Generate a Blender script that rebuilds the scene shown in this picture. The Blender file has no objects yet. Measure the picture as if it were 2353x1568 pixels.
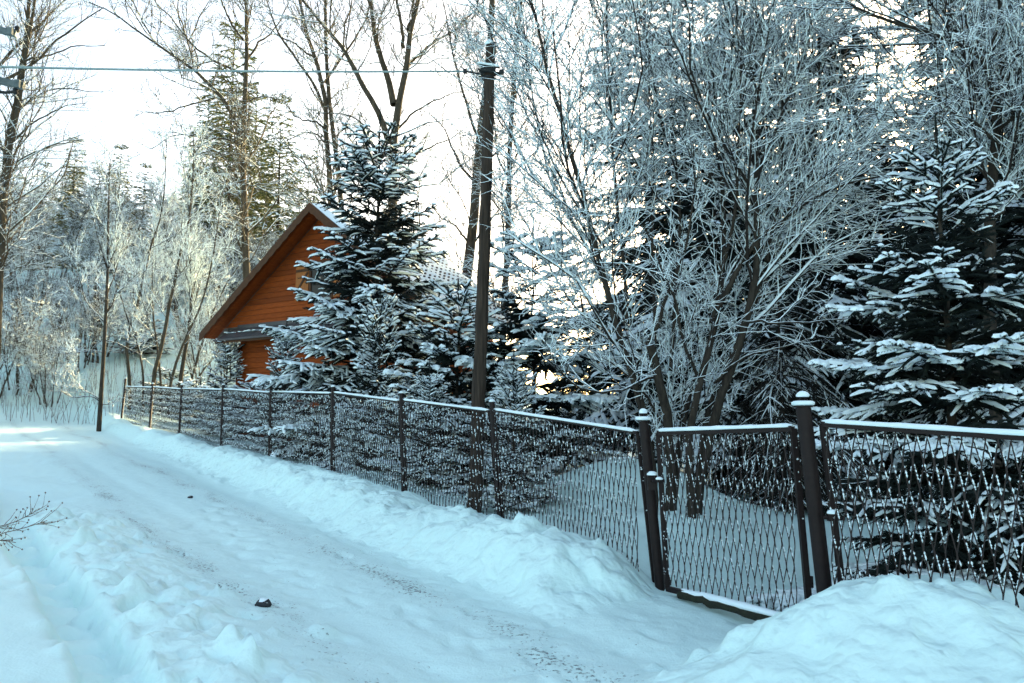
import bpy, math, random
import numpy as np
from mathutils import Vector
rng = np.random.default_rng(11)
random.seed(5)
R_ = math.radians
scene = bpy.context.scene
col = scene.collection

# ------------------------------------------------------------------ camera, sky, sun, exposure
CAM = np.array([0.0, 0.0, 1.5]); FPX = 1830.0; PITCH = math.atan(216 / 1830)
cam = bpy.data.cameras.new("camera"); cam.lens = 28.0; cam.sensor_width = 36.0
cam.clip_start = 0.05; cam.clip_end = 3000
co = bpy.data.objects.new("camera", cam); col.objects.link(co)
co.location = CAM; co.rotation_euler = (R_(90) + PITCH, 0, 0); scene.camera = co
SUN_AZ, SUN_EL = R_(32), R_(10)           # to the right of the view direction (+Y), low winter sun
w = bpy.data.worlds.new("World"); scene.world = w; w.use_nodes = True
nt = w.node_tree; nt.nodes.clear()
sky = nt.nodes.new("ShaderNodeTexSky"); sky.sky_type = 'NISHITA'; sky.sun_disc = False
sky.sun_elevation = SUN_EL; sky.sun_rotation = SUN_AZ
sky.air_density = 1.0; sky.dust_density = 6.0; sky.ozone_density = 0.3; sky.altitude = 600
bg = nt.nodes.new("ShaderNodeBackground"); bg.inputs[1].default_value = 0.15
wo = nt.nodes.new("ShaderNodeOutputWorld")
nt.links.new(sky.outputs[0], bg.inputs[0]); nt.links.new(bg.outputs[0], wo.inputs[0])
sl = bpy.data.lights.new("sun", 'SUN'); sl.energy = 4.5; sl.angle = R_(0.6); sl.color = (1.0, 0.77, 0.42)
so = bpy.data.objects.new("sun", sl); col.objects.link(so)
sd = Vector((math.sin(SUN_AZ) * math.cos(SUN_EL), math.cos(SUN_AZ) * math.cos(SUN_EL), math.sin(SUN_EL)))
so.rotation_euler = sd.to_track_quat('Z', 'Y').to_euler(); so.location = (20, 20, 30)
vs = scene.view_settings; vs.view_transform = 'Standard'; vs.look = 'None'; vs.gamma = 1.0
vs.use_curve_mapping = False; vs.exposure = 2.25

# ------------------------------------------------------------------ helpers
def P(px, py, d):
    """world point seen at photo position (px, py on a 2352 wide print) at forward distance d"""
    cx, cy = (px - 1176) / FPX, (784 - py) / FPX
    sp, cp = math.sin(PITCH), math.cos(PITCH)
    v = np.array([cx, cp - cy * sp, sp + cy * cp])
    return CAM + v * (d / v[1])

def X(px, d):
    return P(px, 1000, d)[0]

def nrm(v):
    return v / np.maximum(np.linalg.norm(v, axis=-1, keepdims=True), 1e-9)

class MB:
    def __init__(s): s.V = []; s.F = []; s.n = 0
    def add(s, V, F):
        V = np.asarray(V, float).reshape(-1, 3); F = np.asarray(F, int)
        s.V.append(V); s.F.append(F + s.n); s.n += len(V)
        return s
    def addmany(s, V, F):
        """V (B,n,3) copies of one topology F (m,k)"""
        B, n = V.shape[:2]
        if B == 0: return s
        FF = (F[None] + (np.arange(B) * n)[:, None, None]).reshape(-1, F.shape[1])
        return s.add(V.reshape(-1, 3), FF)
    def mesh(s, name, mats, smooth=False):
        me = bpy.data.meshes.new(name)
        if s.n:
            V = np.concatenate(s.V).astype(np.float32)
            loops = np.concatenate([f.ravel() for f in s.F]).astype(np.int32)
            tot = np.concatenate([np.full(len(f), f.shape[1]) for f in s.F]).astype(np.int32)
            st = np.concatenate([[0], np.cumsum(tot)[:-1]]).astype(np.int32)
            me.vertices.add(len(V)); me.vertices.foreach_set("co", V.ravel())
            me.loops.add(len(loops)); me.loops.foreach_set("vertex_index", loops)
            me.polygons.add(len(tot)); me.polygons.foreach_set("loop_start", st)
            me.polygons.foreach_set("loop_total", tot)
            me.polygons.foreach_set("use_smooth", np.full(len(tot), smooth))
            me.update(calc_edges=True)
        for m in (mats if isinstance(mats, (list, tuple)) else [mats]): me.materials.append(m)
        return me
    def build(s, name, mat, parent=None, smooth=False):
        return link(name, s.mesh(name, mat, smooth), parent)

def link(name, data, parent=None):
    o = bpy.data.objects.new(name, data); col.objects.link(o)
    if parent is not None: o.parent = parent
    return o

def tag(o, label=None, cat=None, group=None, kind=None):
    if label: o["label"] = label
    if cat: o["category"] = cat
    if group: o["group"] = group
    if kind: o["kind"] = kind
    return o

def thing(name, label, cat, loc=(0, 0, 0), group=None, rz=0.0):
    o = link(name, None); o.location = [float(v) for v in loc]; o.rotation_euler = (0, 0, rz)
    return tag(o, label, cat, group)

def dup(root, loc, rz=0.0, sc=1.0, label=None, group=None):
    r = root.copy(); col.objects.link(r)
    r.location = [float(v) for v in loc]; r.rotation_euler = (0, 0, rz)
    r.scale = sc if isinstance(sc, tuple) else (sc, sc, sc)
    if label: r["label"] = label
    if group: r["group"] = group
    for ch in list(root.children):
        c = ch.copy(); col.objects.link(c); c.parent = r
        for g in list(ch.children):
            d = g.copy(); col.objects.link(d); d.parent = c
    return r

def box(c, s, ax=None):
    """8 verts of a box, centre c, full size s, optional 3x3 axes"""
    ax = np.eye(3) if ax is None else np.asarray(ax)
    q = np.array([[x, y, z] for x in (-.5, .5) for y in (-.5, .5) for z in (-.5, .5)]) * np.asarray(s)
    return np.asarray(c) + q @ ax
BOXF = np.array([[0, 1, 3, 2], [4, 6, 7, 5], [0, 4, 5, 1], [2, 3, 7, 6], [0, 2, 6, 4], [1, 5, 7, 3]])

def tube(Pt, R, k=6, top=1.0, cap=False, ref=None):
    """Pt (B,n,3), R (B,n) -> verts (B,n*k,3) and faces"""
    Pt = np.asarray(Pt, float); R = np.asarray(R, float)
    if Pt.ndim == 2: Pt = Pt[None]; R = R[None]
    B, n = Pt.shape[:2]
    T = nrm(np.gradient(Pt, axis=1))
    mean = nrm(Pt[:, -1] - Pt[:, 0])
    rf = np.where(np.abs(mean[:, 2:3]) > .93, np.array([[0., 1., 0.]]), np.array([[0., 0., 1.]]))[:, None, :]
    side = nrm(np.cross(T, rf)); up = np.cross(side, T)
    an = np.pi / 2 + np.arange(k) * 2 * np.pi / k
    c, s = np.cos(an), np.sin(an); m = np.ones(k); m[0] = top
    V = Pt[:, :, None] + R[:, :, None, None] * ((c * m)[None, None, :, None] * side[:, :, None] + (s * m)[None, None, :, None] * up[:, :, None])
    i = np.arange(n - 1)[:, None] * k; j = np.arange(k)[None]; jn = (j + 1) % k
    F = np.stack([i + j, i + jn, i + k + jn, i + k + j], -1).reshape(-1, 4)
    return V.reshape(B, n * k, 3), F

def addtube(mb, Pt, R, k=6, top=1.0, cap=True):
    V, F = tube(Pt, R, k, top); mb.addmany(V, F)
    if cap and V.shape[0] == 1:
        n = V.shape[1] // k
        mb.add(V[0, :k], np.arange(k)[None, ::-1]); mb.add(V[0, -k:], np.arange(k)[None])

def resample(pts, n, smooth=True):
    pts = np.asarray(pts, float)
    if smooth and len(pts) > 2:
        for _ in range(2):
            q = np.empty((2 * len(pts), 3)); q[0] = pts[0]; q[-1] = pts[-1]
            q[1:-1:2] = .75 * pts[:-1] + .25 * pts[1:]; q[2:-1:2] = .25 * pts[:-1] + .75 * pts[1:]
            pts = q
    s = np.concatenate([[0], np.cumsum(np.linalg.norm(np.diff(pts, axis=0), axis=1))])
    t = np.linspace(0, s[-1], n)
    return np.stack([np.interp(t, s, pts[:, i]) for i in range(3)], -1)

# ------------------------------------------------------------------ value noise
_T = rng.random((256, 256))
def vnoise(x, y):
    xi = np.floor(x).astype(int); yi = np.floor(y).astype(int)
    fx = x - xi; fy = y - yi; fx = fx * fx * (3 - 2 * fx); fy = fy * fy * (3 - 2 * fy)
    a = _T[xi & 255, yi & 255]; b = _T[(xi + 1) & 255, yi & 255]
    c = _T[xi & 255, (yi + 1) & 255]; d = _T[(xi + 1) & 255, (yi + 1) & 255]
    return (a * (1 - fx) + b * fx) * (1 - fy) + (c * (1 - fx) + d * fx) * fy - .5
def fbm(x, y, o=4, g=.5):
    s = 0; a = 1
    for i in range(o):
        s = s + a * vnoise(x * 2 ** i + 17.3 * i, y * 2 ** i + 5.1 * i); a *= g
    return s
def sst(a, b, x):
    t = np.clip((x - a) / (b - a), 0, 1); return t * t * (3 - 2 * t)

# ------------------------------------------------------------------ materials
def mat(name):
    m = bpy.data.materials.new(name); m.use_nodes = True
    t = m.node_tree; b = t.nodes["Principled BSDF"]
    return m, t, b
def N(t, typ, **kw):
    n = t.nodes.new(typ)
    for k, v in kw.items():
        if k in n.inputs.keys() if not isinstance(k, int) else True: n.inputs[k].default_value = v
    return n
def noise(t, scale, detail=4, rough=.55, vec=None, dim='3D'):
    n = t.nodes.new("ShaderNodeTexNoise"); n.inputs["Scale"].default_value = scale
    n.inputs["Detail"].default_value = detail; n.inputs["Roughness"].default_value = rough
    if vec is not None: t.links.new(vec, n.inputs["Vector"])
    return n
def ramp(t, src, stops):
    r = t.nodes.new("ShaderNodeValToRGB"); e = r.color_ramp.elements
    while len(e) < len(stops): e.new(.5)
    for q, (p, c) in zip(e, stops):
        q.position = p; q.color = c if len(c) == 4 else (*c, 1)
    t.links.new(src, r.inputs[0]); return r
def mixc(t, fac, a, b):
    m = t.nodes.new("ShaderNodeMix"); m.data_type = 'RGBA'
    for s, v in ((0, fac), (6, a), (7, b)):
        if hasattr(v, "links") or hasattr(v, "is_linked"): t.links.new(v, m.inputs[s])
        else: m.inputs[s].default_value = v if s == 0 else (*v[:3], 1)
    return m.outputs[2]
def math_(t, op, a, b=0.0, c=None):
    m = t.nodes.new("ShaderNodeMath"); m.operation = op
    for i, v in enumerate((a, b) if c is None else (a, b, c)):
        if hasattr(v, "is_linked"): t.links.new(v, m.inputs[i])
        else: m.inputs[i].default_value = v
    return m.outputs[0]
def bump(t, b, src, strength, dist):
    n = t.nodes.new("ShaderNodeBump"); n.inputs["Strength"].default_value = strength
    n.inputs["Distance"].default_value = dist
    t.links.new(src, n.inputs["Height"]); t.links.new(n.outputs[0], b.inputs["Normal"]); return n
def pos(t):
    return t.nodes.new("ShaderNodeNewGeometry").outputs["Position"]

SNOW = (0.69, 0.92, 0.87)      # snow of road and banks, cyan cast of the light mixed into its colour
TSNOW = (0.78, 0.90, 0.91)     # fresh snow on twigs, boughs and rails
def snow_base(t, b):
    p = pos(t)
    n1 = noise(t, 1.3, 4, vec=p); r = ramp(t, n1.outputs[0], [(.3, (SNOW[0] * .97, SNOW[1] * .975, SNOW[2] * .98)), (.7, SNOW)])
    b.inputs["Roughness"].default_value = .65
    b.inputs["Specular IOR Level"].default_value = .25
    n2 = noise(t, 70, 3, vec=p); n3 = noise(t, 9, 3, vec=p)
    s = math_(t, 'ADD', math_(t, 'MULTIPLY', n2.outputs[0], .35), n3.outputs[0])
    return r.outputs[0], s, p

def m_snow_ground():
    m, t, b = mat("snow_ground"); c, s, p = snow_base(t, b)
    t.links.new(c, b.inputs["Base Color"]); bump(t, b, s, .5, .02); return m
def m_road():
    """packed snow with grit worn into the wheel tracks; tracks follow the road direction"""
    m, t, b = mat("packed_snow_road"); c, s, p = snow_base(t, b)
    dn = t.nodes.new("ShaderNodeVectorMath"); dn.operation = 'DOT_PRODUCT'; t.links.new(p, dn.inputs[0]); dn.inputs[1].default_value = (.811, .585, 0)
    bb = math_(t, 'ADD', dn.outputs["Value"], math_(t, 'MULTIPLY', noise(t, .35, 2, vec=p).outputs[0], .9))
    def track(c0, wd):
        d = math_(t, 'ABSOLUTE', math_(t, 'SUBTRACT', bb, c0))
        return math_(t, 'MAXIMUM', math_(t, 'SUBTRACT', 1.0, math_(t, 'DIVIDE', d, wd)), 0.0)
    tr = math_(t, 'MAXIMUM', track(2.55, .28), track(3.85, .30))
    tr = math_(t, 'MULTIPLY', tr, math_(t, 'MULTIPLY', noise(t, .9, 3, vec=p).outputs[0], 2.0))
    f = noise(t, 34, 3, .7, vec=p); pt = noise(t, 2.6, 3, .6, vec=p)
    th = math_(t, 'SUBTRACT', .69, math_(t, 'ADD', math_(t, 'MULTIPLY', tr, .13), math_(t, 'MULTIPLY', math_(t, 'SUBTRACT', pt.outputs[0], .5), .28)))
    gr = math_(t, 'MULTIPLY', math_(t, 'SUBTRACT', f.outputs[0], th), 14.0); gr.node.use_clamp = True
    soft = math_(t, 'MULTIPLY', tr, .10)
    c2 = mixc(t, soft, c, (.36, .43, .44)); c3 = mixc(t, math_(t, 'MULTIPLY', gr, .75), c2, (.10, .12, .12))
    t.links.new(c3, b.inputs["Base Color"])
    hh = math_(t, 'SUBTRACT', s, math_(t, 'MULTIPLY', gr, .8)); bump(t, b, hh, .8, .02)
    return m
def m_lumps():
    m, t, b = mat("ploughed_snow"); c, s, p = snow_base(t, b)
    v = t.nodes.new("ShaderNodeTexVoronoi"); v.feature = 'SMOOTH_F1'; v.inputs["Scale"].default_value = 9.0; v.inputs["Smoothness"].default_value = .5
    w_ = t.nodes.new("ShaderNodeVectorMath"); w_.operation = 'ADD'; nn = noise(t, 3.0, 3, vec=p); sc2 = t.nodes.new("ShaderNodeVectorMath"); sc2.operation = 'SCALE'; sc2.inputs[3].default_value = .35
    t.links.new(nn.outputs["Color"], sc2.inputs[0]); t.links.new(p, w_.inputs[0]); t.links.new(sc2.outputs[0], w_.inputs[1]); t.links.new(w_.outputs[0], v.inputs["Vector"])
    n5 = noise(t, 4.0, 3, .5, vec=p)
    h = math_(t, 'ADD', math_(t, 'MULTIPLY', v.outputs["Distance"], -1.1), math_(t, 'MULTIPLY', n5.outputs[0], 1.6))
    h = math_(t, 'ADD', h, math_(t, 'MULTIPLY', s, .35))
    d = ramp(t, noise(t, 2.2, 4, vec=p).outputs[0], [(.62, (0, 0, 0)), (.80, (1, 1, 1))])
    t.links.new(mixc(t, math_(t, 'MULTIPLY', d.outputs[0], .22), c, (.50, .50, .42)), b.inputs["Base Color"]); bump(t, b, h, .6, .035); return m
def m_snow():
    m, t, b = mat("snow_cover"); b.inputs["Base Color"].default_value = (*TSNOW, 1)
    b.inputs["Roughness"].default_value = .7; b.inputs["Specular IOR Level"].default_value = .2
    return m
def snowy(name, bark, bark2, thr=.32, speck=.0, scale=14, frost=0.0, bmp=False):
    """bark that carries snow on faces looking up, with a ragged edge"""
    m, t, b = mat(name); p = pos(t)
    mp = t.nodes.new("ShaderNodeMapping"); mp.inputs["Scale"].default_value = (1, 1, .25); t.links.new(p, mp.inputs[0])
    n1 = noise(t, scale * 1.6, 4, .65, vec=mp.outputs[0])
    c = ramp(t, n1.outputs[0], [(.3, bark2), (.7, bark)]).outputs[0]
    g = t.nodes.new("ShaderNodeNewGeometry"); sx = t.nodes.new("ShaderNodeSeparateXYZ"); t.links.new(g.outputs["Normal"], sx.inputs[0])
    n2 = noise(t, scale, 3, .6, vec=p)
    f = math_(t, 'ADD', sx.outputs[2], math_(t, 'MULTIPLY', math_(t, 'SUBTRACT', n2.outputs[0], .5), 1.1 + speck))
    f = math_(t, 'MULTIPLY', math_(t, 'SUBTRACT', f, thr), 8.0); f.node.use_clamp = True
    if frost: f = math_(t, 'MAXIMUM', f, frost)
    t.links.new(mixc(t, f, c, TSNOW), b.inputs["Base Color"]); b.inputs["Roughness"].default_value = .85
    b.inputs["Specular IOR Level"].default_value = .15
    if bmp: bump(t, b, n1.outputs[0], .6, .02)
    return m
def plain(name, c1, c2, scale=8, rough=.6, bs=.0, stretch=(1, 1, 1), metal=0.0):
    m, t, b = mat(name); p = t.nodes.new("ShaderNodeTexCoord").outputs["Object"]
    mp = t.nodes.new("ShaderNodeMapping"); mp.inputs["Scale"].default_value = stretch; t.links.new(p, mp.inputs[0])
    n = noise(t, scale, 5, .6, vec=mp.outputs[0])
    t.links.new(ramp(t, n.outputs[0], [(.28, c2), (.72, c1)]).outputs[0], b.inputs["Base Color"])
    b.inputs["Roughness"].default_value = rough; b.inputs["Metallic"].default_value = metal
    b.inputs['Specular IOR Level'].default_value = .25
    if bs: bump(t, b, n.outputs[0], bs, .02)
    return m
M_SNOWG, M_ROAD, M_SNOW, M_LUMP = m_snow_ground(), m_road(), m_snow(), m_lumps()
M_TWIG = snowy("snowy_twig", (.036, .030, .025), (.016, .013, .011), thr=-.42, scale=22)
M_TWIGDARK = snowy("snowy_branch", (.036, .030, .025), (.016, .013, .011), thr=.10, scale=22)
M_TWIGFAR = snowy("bare_far_twig", (.10, .082, .055), (.05, .042, .030), thr=.28, scale=9)
M_TWIGSLOPE = snowy("frosted_slope_twig", (.085, .066, .042), (.036, .028, .020), thr=.18, scale=9)
M_BARK = snowy("snowy_bark", (.060, .050, .038), (.020, .017, .014), thr=.42, scale=16, bmp=True)
M_BARKFAR = snowy("grey_bark", (.075, .064, .048), (.03, .027, .020), thr=.5, scale=6)
M_NEEDLE = plain("spruce_needles", (.014, .023, .019), (.004, .008, .007), 5, .9)
M_NEEDLEFAR = plain("far_spruce_needles", (.024, .032, .020), (.007, .011, .008), 2.5, .9)
M_NEEDLESUN = plain("sunlit_tint_needles", (.20, .20, .07), (.05, .06, .025), 1.2, .85)  # far needles with the warm sunlight put into their colour
M_THUJA = plain("thuja_sprays", (.030, .030, .024), (.010, .011, .009), 6, .85)
M_POLE = plain("weathered_pole_wood", (.075, .054, .040), (.010, .008, .006), 9, .9, 1.0, (3, 3, .18))
M_STEEL = plain("brown_painted_steel", (.015, .008, .007), (.008, .004, .004), 25, .55)
M_IRON = plain("dark_iron", (.03, .035, .035), (.015, .018, .018), 20, .5, metal=.3)
M_GREYMET = plain("grey_galvanised_metal", (.12, .15, .15), (.06, .08, .08), 12, .45, metal=.4)
M_WIRE = plain("brown_mesh_wire", (.030, .020, .018), (.016, .011, .010), 40, .45)
M_CABLE = plain("frosted_cable", (.34, .44, .44), (.22, .30, .31), 60, .7)
M_PLANK = plain("orange_stained_planks", (.26, .054, .004), (.16, .028, .002), 5, .8, .25, (1, 1, 7))
def vary(m, amt):
    t = m.node_tree; b = t.nodes["Principled BSDF"]; lk = b.inputs["Base Color"].links[0].from_socket
    oi = t.nodes.new("ShaderNodeObjectInfo"); hs = t.nodes.new("ShaderNodeHueSaturation")
    t.links.new(math_(t, 'ADD', math_(t, 'MULTIPLY', oi.outputs["Random"], amt), 1 - amt * .5), hs.inputs["Value"]); t.links.new(lk, hs.inputs["Color"]); t.links.new(hs.outputs[0], b.inputs["Base Color"])
vary(M_PLANK, .5)
M_BARGE = plain("brown_barge_board", (.085, .036, .014), (.045, .02, .009), 6, .75, .2, (2, 2, 2))
M_TILE = plain("dark_metal_roof_tile", (.075, .072, .075), (.045, .042, .044), 8, .45)
M_DARK = plain("dark_window", (.02, .016, .012), (.012, .010, .008), 5, .3)
M_MOSS = plain("mossy_timber", (.028, .032, .018), (.012, .013, .009), 18, .9, .6)
M_STALK = plain("dry_stalk", (.20, .15, .10), (.10, .07, .05), 20, .9)
M_STONE = plain("dark_wet_stone", (.05, .055, .06), (.02, .022, .025), 30, .8, .8)

# ------------------------------------------------------------------ terrain
EX, EY = -.585, .811
def AB(x, y): return EX * x + EY * y, EY * x - EX * y
def XY(a, b): return EX * a + EY * b, EY * a - EX * b
def zroad(a):
    return .066 * (np.where(a > 2, a, 2 - 2.2 * (1 - np.exp(-(2 - np.minimum(a, 2)) / 2.2))) - 3.2)
def bumpg(x, y, cx, cy, r, h):
    return h * np.exp(-((x - cx) ** 2 + (y - cy) ** 2) / (r * r))
def Hs(x, y):
    """smooth snow surface (no fine lumps)"""
    x = np.asarray(x, float); y = np.asarray(y, float)
    a, b = AB(x, y)
    ar = np.minimum(a, 34 + 6 * np.tanh((a - 34) / 8 * (a > 34)))
    z = zroad(np.where(a > 34, ar, a))
    wob = .12 * fbm(a * .5, b * 0 + 3.1, 2)
    near = sst(13, 7.5, a) * sst(-6, -1, a)
    # left verge, trench and its kerb of pushed snow
    bank = sst(.72 + wob, .60 + wob, b) * (.19 + .10 * sst(-.2, -2.5, b) + .10 * fbm(a * .6, b * .8, 2))
    z = z + bank * (.30 + .70 * sst(20, 10, a))
    kerb = sst(.93 + wob, 1.03 + wob, b) * sst(2.4, 1.2, b) * .15
    z = z + kerb * near
    z = z - .03 * np.exp(-((b - .82 - wob) / .16) ** 2) * near
    # ploughed bank along the fence
    toe = 3.95 + .30 * fbm(a * .55, b * 0 + 9.7, 3) + .015 * np.maximum(a - 8, 0)
    prof = sst(toe, toe + .5, b) * (.24 + .16 * fbm(a * .8, b * 0 + 1.3, 2))
    top = .10 * np.exp(-((b - 4.75) / .35) ** 2)
    prof = (prof + top * sst(4.0, 4.5, b)) * sst(7.6, 5.6, b) + .22 * sst(5.6, 7.6, b)
    gate = sst(4.95, 5.65, a + .25 * (5.3 - b) * (b < 5.3) - .12 * (b < 4.6))
    gate_in = np.where(b > 5.3, sst(4.6, 6.4, a + .2 * (b - 5.3)), gate)
    z = z + prof * np.where(b > 5.3, gate_in, gate)
    # big pile right of the gate
    pa = .42 * sst(3.78, 2.95, a) * sst(-2.5, -.5, a) + .27 * np.exp(-((a - 2.62) / .55) ** 2)
    pile = pa * sst(2.95, 4.75, b) * sst(6.3, 5.35, b)
    z = z + pile * (1 + .30 * fbm(a * 1.5, b * 1.5, 3)) + bumpg(x, y, 1.95, 9.2, .55, .16)
    # yard humps
    z = z + bumpg(x, y, 1.75, 11.6, 1.25, .62) + bumpg(x, y, 3.85, 6.75, .85, .42) + bumpg(x, y, .3, 14.5, 1.5, .3)
    z = z - .038 * np.clip(b - 7.5, 0, 22)
    # hillside on the left
    hl = sst(27, 52, y - .30 * (x + 14)) * sst(14, -16, x)
    z = z + 8.6 * hl + 3.5 * sst(45, 110, y - .3 * x) * sst(20, -30, x)
    z = z + .5 * fbm(x * .06, y * .06, 3) * sst(20, 40, np.hypot(x, y))
    return z
def G(x, y): return float(Hs(x, y))

def axis_steps(segs):
    out = [segs[0][0]]
    for a0, a1, s0, s1 in segs:
        c = out[-1]
        while c < a1 - 1e-6:
            t = (c - a0) / (a1 - a0); c += s0 + (s1 - s0) * t; out.append(min(c, a1))
    return np.array(out)
A_ = axis_steps([(-260, -8, 26, 1.2), (-8, 1.2, .8, .09), (1.2, 9, .040, .045), (9, 22, .050, .15), (22, 45, .15, 1.2), (45, 420, 1.5, 40)])
B_ = axis_steps([(-300, -6, 30, .8), (-6, -.9, .6, .09), (-.9, 5.3, .040, .040), (5.3, 8.5, .06, .25), (8.5, 30, .3, 1.5), (30, 330, 2.5, 40)])
NA, NB = len(A_), len(B_)
GA, GB = np.meshgrid(A_, B_, indexing='ij')
GX, GY = XY(GA, GB)
GZ = Hs(GX, GY)
fine = sst(34, 16, GA) * sst(-8, 0, GA) * sst(16, 8, GB) * sst(-12, -4, GB)
isroad = sst(1.7, 2.1, GB) * sst(4.25, 3.9, GB)
rough = 1 - isroad
GZ += fine * (.05 * fbm(GX * 1.6, GY * 1.6, 4) * rough + .008 * fbm(GA * 1.5, GB * 4, 3) * isroad + .010 * fbm(GX * 9, GY * 9, 2))
bk = sst(4.0, 4.35, GB) * sst(5.6, 5.0, GB) * sst(5.0, 5.3, GA) * sst(26, 14, GA) + .7 * sst(3.75, 3.3, GA) * sst(2.9, 3.5, GB) * sst(5.9, 5.3, GB) * sst(-3, -1, GA) + .7 * sst(1.0, 1.15, GB) * sst(2.1, 1.5, GB) * sst(2, 3, GA) * sst(12, 9, GA)
GZ += bk * (.16 * (.22 - np.abs(vnoise(GX * 3.1 + .8 * vnoise(GX * 2, GY * 2), GY * 3.1))) + .09 * (.2 - np.abs(vnoise(GX * 7.3 + 9, GY * 7.3))))
# wheel ruts
for bc in (2.55, 3.85):
    GZ -= fine * .022 * np.exp(-((GB + .5 * .9 * 0 - bc - .12 * fbm(GA * .3, GA * 0 + bc, 2)) / .16) ** 2) * isroad
BASE = GZ.copy()
def stamp(a, b, ra, rb, h, rot=0., shape=2.0):
    """one lump (h>0) or dent (h<0) pressed into the snow"""
    r = max(ra, rb) * 1.9
    i0, i1 = np.searchsorted(A_, [a - r, a + r]); j0, j1 = np.searchsorted(B_, [b - r, b + r])
    if i1 <= i0 or j1 <= j0: return
    da = GA[i0:i1, j0:j1] - a; db = GB[i0:i1, j0:j1] - b
    c, s = math.cos(rot), math.sin(rot)
    u = (c * da + s * db) / ra; v = (-s * da + c * db) / rb
    q = np.sqrt(u * u + v * v)
    wgt = np.exp(-q ** (2 * shape) * .7)
    if h > 0: GZ[i0:i1, j0:j1] = np.maximum(GZ[i0:i1, j0:j1], BASE[i0:i1, j0:j1] + h * wgt)
    else: GZ[i0:i1, j0:j1] = np.minimum(GZ[i0:i1, j0:j1], BASE[i0:i1, j0:j1] + h * wgt + .6 * (GZ[i0:i1, j0:j1] - BASE[i0:i1, j0:j1]))
R = random.random
for _ in range(2200):       # clods of the ploughed bank
    a = 5.2 + 17 * R() ** 1.4; b = 4.0 + abs(random.gauss(0, .32)) + .012 * max(a - 8, 0)
    if b > 5.0: continue
    s = .035 + .12 * R() ** 2.5; stamp(a, b, s, s * (.6 + .5 * R()), s * (.85 - 3.5 * s) * (.3 + R()) * (1 if R() < .7 else -.8), R() * 3, 1.9)
for _ in range(60):
    a = 4.95 + .7 * R(); b = 4.1 + 1.0 * R(); s = .05 + .09 * R() ** 2; stamp(a, b, s, s * .8, s * .5 * (.4 + R()), R() * 3, 1.4)
stamp(6.35, 4.75, .13, .12, .10, 0, 2.0); stamp(6.25, 4.66, .07, .07, .06, 0, 1.8); stamp(5.55, 4.95, .06, .07, .06, 0, 1.5)
for _ in range(420):       # clods and dents of the left kerb
    a = 3.2 + 7.5 * R() ** 1.2; b = 1.25 + .55 * random.gauss(0, 1) * .6
    s = .04 + .08 * R() ** 2; stamp(a, b, s, s * (.7 + .5 * R()), (1 if R() > .45 else -1) * s * .9 * (.4 + R()), R() * 3, 2.0)
for _ in range(26):        # lumps fallen into the trench
    a = 3.4 + 4.5 * R(); b = .78 + .10 * random.gauss(0, 1); s = .04 + .07 * R(); stamp(a, b, s, s * .85, s * .8, R() * 3, 1.5)
for _ in range(150):       # soft footprints across the road
    a = 2.2 + 9 * R(); b = 1.7 + 2.4 * R(); s = .05 + .06 * R(); stamp(a, b, s * 1.3, s * .6, -.010 - .016 * R(), R() * 3, 2.0)
for k in range(26):        # two trails of boot prints
    for off, sgn in ((0, 1), (.9, -1)):
        a = 2.4 + k * .36 + .05 * R(); b = 2.9 + off * .35 + sgn * .09 * (1 if k % 2 else -1) + .25 * math.sin(k * .3) + off
        stamp(a, b, .13, .055, -.026, .15 * random.gauss(0, 1), 2.2)
for _ in range(420):       # pock marks and lumps on the big pile
    a = .2 + 3.6 * R(); b = 3.2 + 1.9 * R(); s = .045 + .07 * R() ** 2
    stamp(a, b, s, s * (.5 + .6 * R()), (-1 if R() < .55 else 1) * s * .8 * (.4 + R()), R() * 3, 2.2)
for _ in range(40):
    a = .2 + 3.6 * R(); b = 3.2 + 1.9 * R(); s = .12 + .15 * R(); stamp(a, b, s, s * .6, .09 * (R() - .4), R() * 3, 1.6)
for _ in range(120):       # bank on the far left verge
    a = 3 + 9 * R(); b = -.9 + 1.1 * R(); s = .06 + .12 * R(); stamp(a, b, s, s * .7, .05 * (R() - .5), R() * 3, 1.3)
idx = np.arange(NA * NB).reshape(NA, NB)
quads = np.stack([idx[:-1, :-1], idx[1:, :-1], idx[1:, 1:], idx[:-1, 1:]], -1)
ca = .25 * (GA[:-1, :-1] + GA[1:, :-1] + GA[1:, 1:] + GA[:-1, 1:]); cb = .25 * (GB[:-1, :-1] + GB[1:, :-1] + GB[1:, 1:] + GB[:-1, 1:])
VV = np.stack([GX, GY, GZ], -1).reshape(-1, 3)
VV = VV[:, :]
toe_c = 3.98 + .30 * fbm(ca * .55, ca * 0 + 9.7, 3) + .015 * np.maximum(ca - 8, 0)
m_road_ = (cb > 1.85 + .1 * np.sin(ca * 2)) & (cb < np.where(ca > 4.9, toe_c, 5.15)) & (ca > -6) & (ca < 45) & ~((ca < 3.5) & (cb > 3.15))
m_bank = (ca > 4.9) & (ca < 30) & (cb >= toe_c) & (cb < 5.2)
m_pile = (ca < 3.5) & (ca > -1.2) & (cb > 3.15) & (cb < 6.0)
m_kerb = (ca > 2.2) & (ca < 12) & (cb > .95) & (cb <= 1.85 + .1 * np.sin(ca * 2))
m_ground = ~(m_road_ | m_bank | m_pile | m_kerb)
def patch(name, mask, material):
    q = quads[mask]; u, inv = np.unique(q.ravel(), return_inverse=True)
    return MB().add(VV[u], inv.reshape(-1, 4)).build(name, material, smooth=True)
tag(patch("ground", m_ground, M_SNOWG), kind="structure")
tag(patch("road", m_road_, M_ROAD), kind="structure")
tag(patch("snow_bank", m_bank, M_LUMP), "lumpy ploughed snow bank running along the foot of the mesh fence", "snow bank")
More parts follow.
